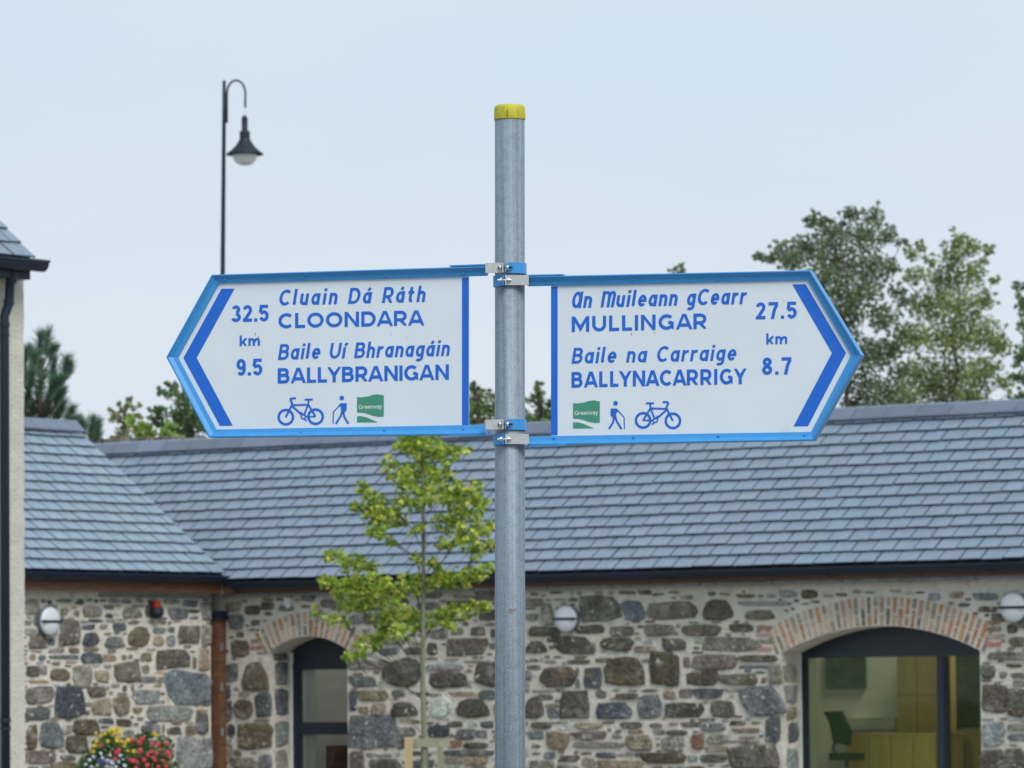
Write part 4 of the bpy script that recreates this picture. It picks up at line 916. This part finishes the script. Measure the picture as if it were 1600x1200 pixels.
        f2 = lambda a, b: (820+(705-a)/4, 400+(b+33)/4); strokes(pl, 'walker_symbol', walk_s, f2, walk_p); ox, dx, dy = 820, 70, 38
    lg = lambda P: [(ox+(x+dx)/4, 400+(y+dy)/4) for x, y in P]
    poly(pl, 'logo', lg([(232,882),(262,883),(300,878),(330,868),(360,864),(399,871),(399,1003),(370,1005),(330,998),(290,984),(262,979),(232,978)]), 'green')
    poly(pl, 'logo_base', lg([(232,1002),(258,1001),(290,1008),(325,1023),(362,1039),(232,1040)]), 'green')
    a = lg([(243,957),(386,953)]); text(pl, 'Greenway', a[0][0], a[0][1], a[1][0], a[1][1], 6.6, .115, False, .80, .92, 0., 'white', d0=.0010)
    # strap brackets joining the rails to the clamps
    if left: segs = [((705,417.5),(774,415),.004), ((704,679.8),(772,679.2),-.002)]
    else: segs = [((818,432.5),(882,431.2),.004), ((822,696.8),(888,694.6),-.002)]
    for (a, b, dz) in segs:
        A_, B_ = spf(*a, .004), spf(*b, .004); m = MB(); m.obox((A_+B_)/2 + Vector((0,0,dz*.5)), (B_-A_)/2, Vector((0,0,.0016)), NV*.014); br = m.build('bracket', M['rail'], pl)
        for f_ in (.2, .45, .72):
            c = A_ + (B_-A_)*f_; sgn = 1 if dz > 0 else -1; m = MB(); m.tube([c + Vector((0,0,.0016*-sgn)), c + Vector((0,0,-.007*sgn))], .0035, 8); m.build('bolt', M['rail'] if dz > 0 else M['darkhole'], br)
    return pl
board('L'); board('R')
# clamps
def clamp(yc, side):
    c = axis_at(yc); hz = .0125; fr = -1 if side == 'L' else 1        # which side the grey plate points to
    t_ = None
    def band(a0, a1, r0, r1, hz, mt, name, parent):
        m = MB(); n = 14; V = []
        for a in [a0 + (a1-a0)*i/n for i in range(n+1)]:
            d = Vector((cos(radians(a)), sin(radians(a)), 0))
            for r in (r0, r1):
                for z in (-hz, hz): V.append(c + d*r + Vector((0,0,z)))
        Fc = []
        for i in range(n):
            a, b = 4*i, 4*i+4; Fc += [(a, a+1, b+1, b), (a+2, b+2, b+3, a+3), (a, b, b+2, a+2), (a+1, a+3, b+3, b+1)]
        Fc += [(0,2,3,1), (4*n, 4*n+1, 4*n+3, 4*n+2)]; m.add(V, Fc)
        o = m.build(name, mt, parent)
        bm = bmesh.new(); bm.from_mesh(o.data); bmesh.ops.recalc_face_normals(bm, faces=bm.faces); bm.to_mesh(o.data); bm.free(); return o
    if side == 'L':
        cl = band(-98, 95, .0392, .0425, hz+.001, M['rail'], 'clamp', post); px0, px1, hole, b0, b1 = -.060, -.0175, (-.030, -.016), -.0125, -.002
    else:
        cl = band(85, 275-12, .0392, .0425, hz+.001, M['rail'], 'clamp', post); px0, px1, hole, b0, b1 = -.0105, .046, (.004, .020), -.0125, -.002
    yf = -.0445
    m = MB(); m.obox(c + Vector(((px0+px1)/2, yf+.002, 0)), Vector(((px1-px0)/2, 0, 0)), Vector((0,.0025,0)), Vector((0,0,hz)))
    e = px0 if side == 'L' else px1
    m.obox(c + Vector((e, -.025, 0)), Vector((.0018,0,0)), Vector((0,.0195,0)), Vector((0,0,hz*.98)))
    m.obox(c + Vector(((px1 if side == 'L' else px0), yf-.0035, 0)), Vector((.0015,0,0)), Vector((0,.0055,0)), Vector((0,0,hz)))
    pl = m.build('clamp_plate', M['galv2'], cl)
    # ear of the blue half and the bolt running through both ears
    ex_ = (px1+.0065) if side == 'L' else (px0-.0065)
    m = MB(); m.obox(c + Vector((ex_, yf-.0035, 0)), Vector((.0015,0,0)), Vector((0,.0065,0)), Vector((0,0,hz))); m.build('clamp_ear', M['rail'], cl)
    m = MB(); q0 = c + Vector((hole[0], yf-.004, 0)); q1 = c + Vector((ex_ + (.018 if side == 'L' else -.014), yf-.004, 0))
    m.tube([q0, q1], .0026, 8); m.build('bolt', M['darkhole'] if side == 'L' else M['steel'], cl)
    m = MB(); q2 = c + Vector((ex_ + (.003 if side == 'L' else -.003), yf-.004, 0)); q3 = q2 + Vector((.005 if side == 'L' else -.005, 0, 0)); m.tube([q2, q3], .0062, 6); m.build('nut', M['steel'], cl)
    m = MB(); q2 = c + Vector(((px1-.004 if side == 'L' else px0+.004), yf-.004, 0)); q3 = q2 + Vector((-.005 if side == 'L' else .005, 0, 0)); m.tube([q2, q3], .0058, 6); m.build('bolt_head', M['steel'] if side == 'R' else M['galv2'], cl)
clamp(420.5, 'L'); clamp(440, 'R'); clamp(664.5, 'L'); clamp(687.5, 'R')
# ================================================================== TREES
LEAFK = 2.0
def leafcloud(m, C, rad, n, size, cols, rnd, shape='leaf', flat=.8, up=None):
    for _ in range(n):
        while True:
            d = Vector((rnd.uniform(-1,1), rnd.uniform(-1,1), rnd.uniform(-1,1)))
            if d.length < 1: break
        d *= (.55 + .45*d.length); p = C + Vector((d.x*rad, d.y*rad*1.1, d.z*rad*flat)); s = size*rnd.uniform(.6, 1.25)
        a = Vector((rnd.gauss(0,1), rnd.gauss(0,1), rnd.gauss(0,.6))).normalized() if up is None else (up + Vector((rnd.gauss(0,.35), rnd.gauss(0,.35), rnd.gauss(0,.3)))).normalized()
        b = a.cross(Vector((rnd.gauss(0,1), rnd.gauss(0,1), rnd.gauss(0,1)))).normalized(); c = rnd.choice(cols); k = rnd.uniform(.8, 1.5)*LEAFK; c = (c[0]*k, c[1]*k, c[2]*k, 1)
        if shape == 'leaf':
            nn = a.cross(b)*s*.12
            m.add([p - a*s*.5, p - a*s*.05 + b*s*.42 + nn, p + a*s*.3 + b*s*.26 + nn, p + a*s*.6, p + a*s*.3 - b*s*.26 + nn, p - a*s*.05 - b*s*.42 + nn], [(0,1,2,3),(0,3,4,5)], c)
        else:
            m.add([p - a*s*.5 - b*s*.05, p - a*s*.5 + b*s*.05, p + a*s*.6 + b*s*.03, p + a*s*.6 - b*s*.03], [(0,1,2,3)], c)
def tree(name, label, cat, D, clumps, trunk, leafsize, dens, cols, seed, barkm, group=None, trunk_r=(.16, .03), flat=.85, hidden_down=True, per=None, spread=1., twigs=2, branch_r=.25, shape='leaf', grow=1.22, branchm=None, sprigs=2):
    rnd = random.Random(seed); P = [atd(x, y, D) for x, y in trunk]; base = Vector((P[0].x, P[0].y, 0)); t_ = empty(name, base, 0, label, cat, group)
    pts = ([Vector((0,0,0))] if P[0].z > .3 else []) + [p - base for p in P]; n = len(pts)
    m = MB(); m.tube(pts, [trunk_r[0] + (trunk_r[1]-trunk_r[0])*i/(n-1) for i in range(n)], 9); tr = m.build('trunk', barkm, t_, smooth=True)
    lv = MB(); br = MB()
    done = []; clumps = sorted(clumps, key=lambda c: min(abs(c[0]-q[0]) for q in trunk))
    cxm = sum(c[0] for c in clumps)/len(clumps); cym = sum(c[1] for c in clumps)/len(clumps); extra = []
    for (x, y, r) in clumps:
        for _ in range(sprigs):
            q = atan2(y-cym, x-cxm) + rnd.gauss(0, .9); rr = rnd.uniform(.95, 1.45)*r + 2; extra.append((x + rr*cos(q), y + rr*sin(q)*.95, rnd.uniform(2.5, 5)))
    for (x, y, r) in list(clumps) + extra:
        dz = rnd.uniform(-1, 1)*spread; C = atd(x, y, D + dz) - base; rw = r/F*(D/cos(PITCH))
        # branch from the trunk, leaving lower than the clump
        par = None; tx = min(trunk, key=lambda q: abs(q[1]-y))[0]; bd = 55
        for (x2, y2, C2) in done:
            d_ = hypot(x2-x, y2-y)
            if abs(x2-tx) < abs(x-tx) - 4 and y2 > y - 6 and d_ < bd: bd = d_; par = C2
        done.append((x, y, C))
        hz = C.z - (hypot(C.x, dz)*rnd.uniform(.25, .75) + rw*.3); best = min(range(1, n), key=lambda i: abs(pts[i].z - hz)); a = pts[best-1]; b = pts[best]
        f = 0 if abs(b.z-a.z) < 1e-5 else min(1, max(0, (hz-a.z)/(b.z-a.z))); s = a + (b-a)*f
        if par is not None: s = par
        mid = (s+C)/2 + Vector((rnd.gauss(0,.12)*rw*2, rnd.gauss(0,.12)*rw*2, rw*rnd.uniform(-.5,.2)))
        if (C-s).length > .05: br.tube([s, mid, C], [trunk_r[0]*branch_r*.8, trunk_r[0]*branch_r*.5, .004], 5, cap=False)
        for _ in range(twigs):
            d = Vector((rnd.gauss(0,1), rnd.gauss(0,1), rnd.gauss(.3,1))).normalized()*rw; br.tube([mid + (C-mid)*rnd.random(), C + d], [.006, .003], 4, cap=False)
        leafcloud(lv, C, rw*grow, max(10, int(dens*r*r)), leafsize, cols, rnd, shape, flat)
    br.build('branches', branchm or barkm, t_); lv.build('crown', M['leaf'], t_, kind='stuff'); return t_
TA = [(1410,470,12),(1412,520,14),(1408,580,16),(1405,630,14),(1192,404,6),(1186,398,4),(1270,345,12),(1330,335,14),(1365,338,16),(1300,365,26),(1350,372,28),(1388,368,14),(1262,388,26),(1203,402,11),(1222,392,14),(1240,408,18),(1310,408,34),(1362,422,32),(1288,440,34),(1340,465,34),(1382,498,24),(1400,455,12),
      (1310,500,34),(1372,555,28),(1350,600,26),(1388,612,26),(1335,632,20),(1398,545,16),(1330,550,34),(1300,590,30),(1285,345,10),(1405,380,7),(1270,480,30),(1260,560,30),(1372,640,24),(1392,418,12)]
tree('tree', 'dark grey green bushy tree beyond the roof nearest the right sign', 'tree', 84, TA, [(1330,690),(1322,620),(1332,560),(1318,500),(1326,440),(1312,390),(1318,350)], .060, .80, [(.06,.09,.045),(.045,.07,.04),(.08,.11,.055),(.11,.13,.06)], 1, M['darkbark'], 'trees beyond the long slate roof', (.05, .004), spread=1.4)
TB = [(1425,398,11),(1438,388,8),(1500,376,14),(1518,386,16),(1488,402,20),(1545,390,6),(1430,430,16),(1474,438,26),(1518,430,22),(1450,478,30),(1500,478,32),(1540,470,14),(1428,528,26),(1480,528,34),(1530,520,32),(1562,540,18),
      (1440,588,34),(1492,588,36),(1540,582,28),(1572,600,12),(1418,622,22),(1470,625,30),(1520,620,26),(1538,408,8),(1552,440,7),(1455,410,8)]
tree('tree', 'paler yellow green airy tree beyond the roof near the right edge', 'tree', 88, TB, [(1490,700),(1486,640),(1497,580),(1488,520),(1500,460),(1494,410),(1502,372)], .062, .80, [(.13,.17,.055),(.10,.14,.05),(.165,.20,.075),(.08,.10,.04)], 2, M['darkbark'], 'trees beyond the long slate roof', (.04, .004), spread=1.4)
TC = [(1592,560,9),(1588,590,8),(1594,470,6),(1598,448,8),(1602,480,10),(1600,510,13),(1606,550,18),(1603,590,14),(1600,622,12),(1620,480,24),(1630,540,30),(1640,600,30),(1588,622,8)]
tree('tree', 'sliver of a green tree at the right edge above the roof', 'tree', 86, TC, [(1640,700),(1638,600),(1625,500),(1605,440)], .062, .80, [(.08,.13,.05),(.06,.10,.045)], 3, M['darkbark'], 'trees beyond the long slate roof', (.04, .004))
TD = [(745,622,14),(760,640,16),(735,640,13),(772,662,15),(748,666,15),(738,608,6),(765,618,6),(778,640,10),(730,662,12),(700,650,20),(680,660,20),(725,680,20),(760,682,20)]
tree('tree', 'dark green treetop in the gap between left sign and post', 'tree', 78, TD, [(750,760),(750,700),(748,650),(745,615)], .062, .80, [(.06,.10,.035),(.045,.075,.03),(.09,.14,.045)], 4, M['darkbark'], 'trees beyond the long slate roof', (.12, .02))
TE = [(838,628,12),(850,645,14),(828,655,13),(864,652,13),(840,606,5),(843,615,7),(858,630,7),(880,650,18),(830,672,12),(855,668,14),(910,660,20),(842,680,16)]
tree('tree', 'green treetop in the gap between post and right sign', 'tree', 80, TE, [(850,760),(850,700),(846,650),(840,600)], .062, .80, [(.065,.115,.04),(.05,.085,.035),(.09,.14,.045)], 5, M['darkbark'], 'trees beyond the long slate roof', (.12, .02))
TF = [(1065,424,7),(1052,428,4),(1060,445,10),(1045,470,18),(1075,500,22),(1040,540,26),(1085,570,26),(1060,620,30)]
tree('tree', 'tree whose tip peeps over the top rail of the right sign', 'tree', 82, TF, [(1060,720),(1060,600),(1060,500),(1062,425)], .062, .80, [(.065,.115,.04),(.09,.14,.045)], 6, M['darkbark'], 'trees beyond the long slate roof', (.12, .015))
TG = [(270,603,7),(262,615,10),(285,622,14),(300,605,10),(310,640,22),(280,650,20),(250,645,12),(245,660,10),(295,675,20),(330,660,20),(264,672,12),(320,600,14),(350,640,24)]
tree('tree', 'mid green tree behind the pointed tip of the left sign', 'tree', 76, TG, [(300,740),(298,680),(292,630),(285,600)], .062, .80, [(.06,.10,.04),(.045,.08,.035),(.08,.13,.045)], 7, M['darkbark'], 'trees beyond the slate roofs on the left', (.12, .02))
TH = [(265,668,9),(258,680,9),(228,668,7),(235,680,8),(215,672,5),(205,660,5),(276,684,8),(222,684,7)]
tree('bush', 'bright yellow green bush top over the left end of the ridge', 'bush', 70, TH, [(250,740),(250,700),(252,680)], .12, .40, [(.15,.21,.05),(.11,.17,.04)], 8, M['darkbark'], None, (.06, .02), sprigs=1)
TI = [(190,640,7),(200,632,7),(186,655,8),(205,650,8),(195,665,8),(180,645,5),(212,638,5),(185,675,8),(200,682,8),(210,668,5)]
tree('young_tree', 'thin sparse olive tree in the gap left of the left sign', 'tree', 74, TI, [(197,740),(196,690),(195,650),(197,632)], .07, .30, [(.12,.13,.05),(.09,.10,.04),(.14,.16,.07)], 9, M['darkbark'], None, (.05, .012), twigs=4)
# pine with upright needle tufts
def pine():
    D = 64; rnd = random.Random(11); P = [atd(x, y, D) for x, y in ((60,720),(62,640),(66,560))]; base = Vector((P[0].x, P[0].y, 0)); t_ = empty('pine_tree', base, 0, 'blue green pine beside the cream house with upright needle tufts', 'tree')
    m = MB(); m.tube([Vector((0,0,0))] + [p-base for p in P], [.09,.05,.03,.01], 8); m.build('trunk', M['darkbark'], t_)
    tufts = [((60,560),(64,522)),((72,558),(74,520)),((62,575),(50,548)),((78,562),(84,545)),((100,598),(104,560)),((104,590),(108,572)),((38,570),(40,548)),((52,590),(54,552)),((66,600),(62,566)),((82,600),(84,562)),((86,606),(96,592)),
             ((45,610),(50,580)),((60,622),(66,590)),((74,628),(84,596)),((86,634),(96,612)),((40,640),(44,608)),((55,650),(60,618)),((70,652),(78,624)),((88,655),(98,630)),((38,600),(36,575)),((48,662),(50,635)),((66,668),(70,640)),
             ((100,660),(112,640)),((36,660),(38,630)),((92,620),(88,598)),((108,668),(118,655)),((140,690),(146,655)),((150,692),(153,662)),((130,685),(128,662)),((82,668),(90,645)),((120,680),(124,664))]
    lv = MB(); br = MB()
    for (a, b) in tufts:
        dz = rnd.uniform(-.6, .6); A_ = atd(*a, D+dz) - base; B_ = atd(*b, D+dz) - base; ax_ = B_-A_
        root_ = Vector((0,0,max(1, A_.z - abs(A_.x)*.6 - .2))); br.tube([root_, (root_+A_)/2 + Vector((0,0,-.05)), A_, B_], [.02,.014,.01,.004], 5, cap=False)
        for k in range(300):
            f = rnd.random(); p = A_ + ax_*f; d = (ax_.normalized()*1.1 + Vector((rnd.gauss(0,.75), rnd.gauss(0,.75), rnd.gauss(0,.25)))).normalized(); s = rnd.uniform(.09, .16); q = d.cross(Vector((rnd.gauss(0,1), rnd.gauss(0,1), 0))).normalized()*.0045
            kk = rnd.uniform(.7, 1.3); lv.add([p-q, p+q, p+d*s+q*.4, p+d*s-q*.4], [(0,1,2,3)], (.12*kk, .21*kk, .14*kk, 1))
    br.build('branches', M['darkbark'], t_); lv.build('needles', M['leaf'], t_, kind='stuff')
pine()
# old stone wall seen over the left roof
sw = empty('old_stone_wall', atd(165, 700, 66) * 1, 0, 'brown lichened top of an old stone wall behind the left end of the ridge', 'wall'); so_ = sw.location.copy(); sw.location.z = 0
m = MB(); z1 = atd(165, 691, 66).z; m.box((-.9, 0, 0), (1.6, .4, z1)); wl = m.build('core', M['mortar'], sw)
for i in range(22):
    x = -.85 + i*.105; h = random.uniform(.04, .075); m = MB(); V, Fc = stone_geo(outline(x, z1-.02, x+random.uniform(.09, .15), z1+h, '', 8), lambda u, v: Vector((u, 0, v)), .05, Vector((0,-1,0)))
    mk('coping_stone', V, [tuple(reversed(f)) for f in Fc], M['stone'], sw, tone=random.choice([(.13,.105,.08,1),(.2,.19,.17,1),(.09,.08,.06,1)]))
# young street tree in front of the long building
YD = 43.0
TY = [(635,698,13),(665,700,20),(698,708,13),(725,706,6),(610,724,9),(628,745,14),(655,738,18),(690,740,14),(568,765,7),(585,785,13),(600,800,15),(577,802,12),(558,792,5),(640,780,18),(675,770,18),(710,775,16),(740,768,12),(752,785,8),(732,802,20),
      (700,815,17),(752,830,11),(763,852,8),(725,840,15),(592,828,13),(622,815,11),(742,860,11),(690,850,9),(612,850,5),(525,868,9),(550,880,13),(577,885,11),(510,905,7),(530,915,13),(560,915,16),(590,910,14),(575,940,16),(547,945,11),(612,925,14),
      (640,905,12),(660,915,13),(690,905,14),(720,900,13),(745,895,11),(764,885,6),(620,955,13),(600,965,11),(650,965,13),(685,965,13),(712,955,13),(742,945,10),(758,943,6),(626,985,11),(602,985,10),(582,1000,11),(562,1014,9),(549,1027,6),
      (498,955,5),(520,965,6),(540,972,5),(642,980,8),(702,975,6),(648,830,7),(676,880,8),(650,870,7),(655,690,16),(640,675,14),(675,670,14),(660,655,10)]
tree('young_tree', 'young bright green tree with pale trunk standing between left sign and post', 'tree', YD, TY, [(663,1245),(663,1150),(660,1050),(661,980),(662,850),(660,740),(660,670)], .046, .58, [(.165,.225,.03),(.23,.275,.045),(.11,.17,.027),(.07,.115,.022),(.13,.20,.03),(.29,.285,.05)], 21, M['bark'], None, (.030, .010), spread=.45, branch_r=.15, twigs=1, grow=1.8, flat=.7, branchm=M['darkbark'])
# tree stakes
sb = atd(655, 1156, YD); st = empty('tree_stakes', Vector((sb.x, sb.y, 0)), 0, 'pale wooden stake frame round the trunk of the young tree', 'tree stake'); so2 = Vector((sb.x, sb.y, 0))
def spx(x, y, d=0): return atd(x, y, YD+d) - so2
for (x0, x1, yt, d, mt) in ((632.3, 644.5, 1152, -.12, 'wood'), (657, 669, 1167, .12, 'woodgrey'), (683, 693, 1167, .3, 'woodgrey')):
    a = spx(x0, yt, d); b = spx(x1, yt, d); m = MB(); m.box((a.x, a.y-.03, 0), (b.x, a.y+.03, a.z)); m.build('stake', M[mt], st)
a = spx(645, 1155, -.02); b = spx(703, 1167, -.02); m = MB(); m.box((a.x, a.y-.02, b.z), (b.x, a.y+.02, a.z)); m.build('rail', M['woodgrey'], st)
# flower tub by the left stone wall
fp = wingp(198, 1200, .42); fw = wor(fp.x, fp.y, 0); tb = empty('flower_tub', fw, 0, 'barrel tub full of yellow, red and white flowers against the left stone wall', 'planter')
m = MB(); hz = fp.z - .12; m.lathe((0,0,0), [(.30,0),(.36,hz*.3),(.40,hz*.6),(.38,hz),(.35,hz),(.33,hz-.06),(.001,hz-.06)], 28); tu = m.build('tub', M['tub'], tb, smooth=False)
for z in (hz*.25, hz*.8): m = MB(); m.lathe((0,0,0), [(.372 if z < hz*.5 else .402, z),(.40 if z > hz*.5 else .385, z+.04)], 28); m.build('hoop', M['lampgrey'], tu)
rnd = random.Random(5); lv = MB()
def fpx(px, py, x=.42): return at(px, py, wor(x, 0, 0), EX) - fw
for (px, py, r) in ((165,1165,24),(190,1185,26),(150,1185,22),(220,1175,28),(245,1185,26),(255,1165,18),(215,1160,18),(180,1160,18),(140,1200,24),(200,1205,30),(240,1205,30),(262,1200,20),(170,1150,12),(232,1148,10)):
    leafcloud(lv, fpx(px, py, .42 + rnd.uniform(-.1,.1)), r/F*56, int(.32*r*r), .045, [(.035,.075,.02),(.025,.055,.02),(.05,.10,.03)], rnd)
lv.build('foliage', M['leaf'], tb, kind='stuff')
M['petal'] = mat('petal', tone=True, rough=.6, spec=.3)
def flower(P, r, col):
    m = MB(); n = Vector((.3+rnd.gauss(0,.3), -1+rnd.gauss(0,.3), .5+rnd.gauss(0,.3))).normalized(); u = n.cross(Vector((0,0,1))).normalized(); v = n.cross(u)
    V = [P + n*r*.35]; k = 10
    for i in range(k): q = 2*pi*i/k; rr = r*(1 if i % 2 else .72); V.append(P + (u*cos(q)+v*sin(q))*rr - n*r*(.1 if i % 2 else 0))
    m.add(V, [(0, 1+i, 1+(i+1) % k) for i in range(k)], col); m.build('flower', M['petal'], tb)
yel = [(150,1145),(164,1146),(171,1142),(176,1147),(180,1144),(185,1150),(187,1142),(158,1150),(151,1158),(148,1165),(145,1174),(183,1157),(190,1158),(196,1160),(200,1156),(200,1173),(209,1174),(241,1147),(245,1149),(168,1158),(186,1139),(177,1139),(194,1165)]
red = [(157,1164),(186,1172),(206,1157),(218,1160),(223,1154),(238,1162),(247,1162),(260,1162),(218,1179),(237,1174),(244,1177),(225,1187),(208,1188),(213,1190),(232,1179),(255,1188),(264,1182),(230,1195),(243,1188),(180,1185),(204,1187),(247,1198),(220,1172),(240,1184),(250,1170),(262,1175),(182,1176),(259,1197),(212,1199)]
whi = [(140,1187),(146,1182),(134,1194),(160,1184),(168,1188),(176,1192),(185,1190),(192,1186),(152,1196),(166,1197),(181,1198),(195,1196),(143,1198),(158,1177),(172,1180),(188,1180)]; blu = [(153,1190),(160,1192),(165,1191),(157,1187),(170,1194)]
for L_, c, r in ((yel, (.56,.40,.02,1), .030), (red, (.55,.045,.08,1), .033), (whi, (.42,.50,.55,1), .026), (blu, (.05,.05,.26,1), .024)):
    for (x, y) in L_:
        P = fpx(x, y, .42 + .30 + rnd.uniform(-.03, .05)); k = rnd.uniform(.8, 1.2); flower(P, r*.85*rnd.uniform(.8, 1.2), (c[0]*k, c[1]*k, c[2]*k, 1))
for o in bpy.data.objects:
    if 'off' in o: del o['off']
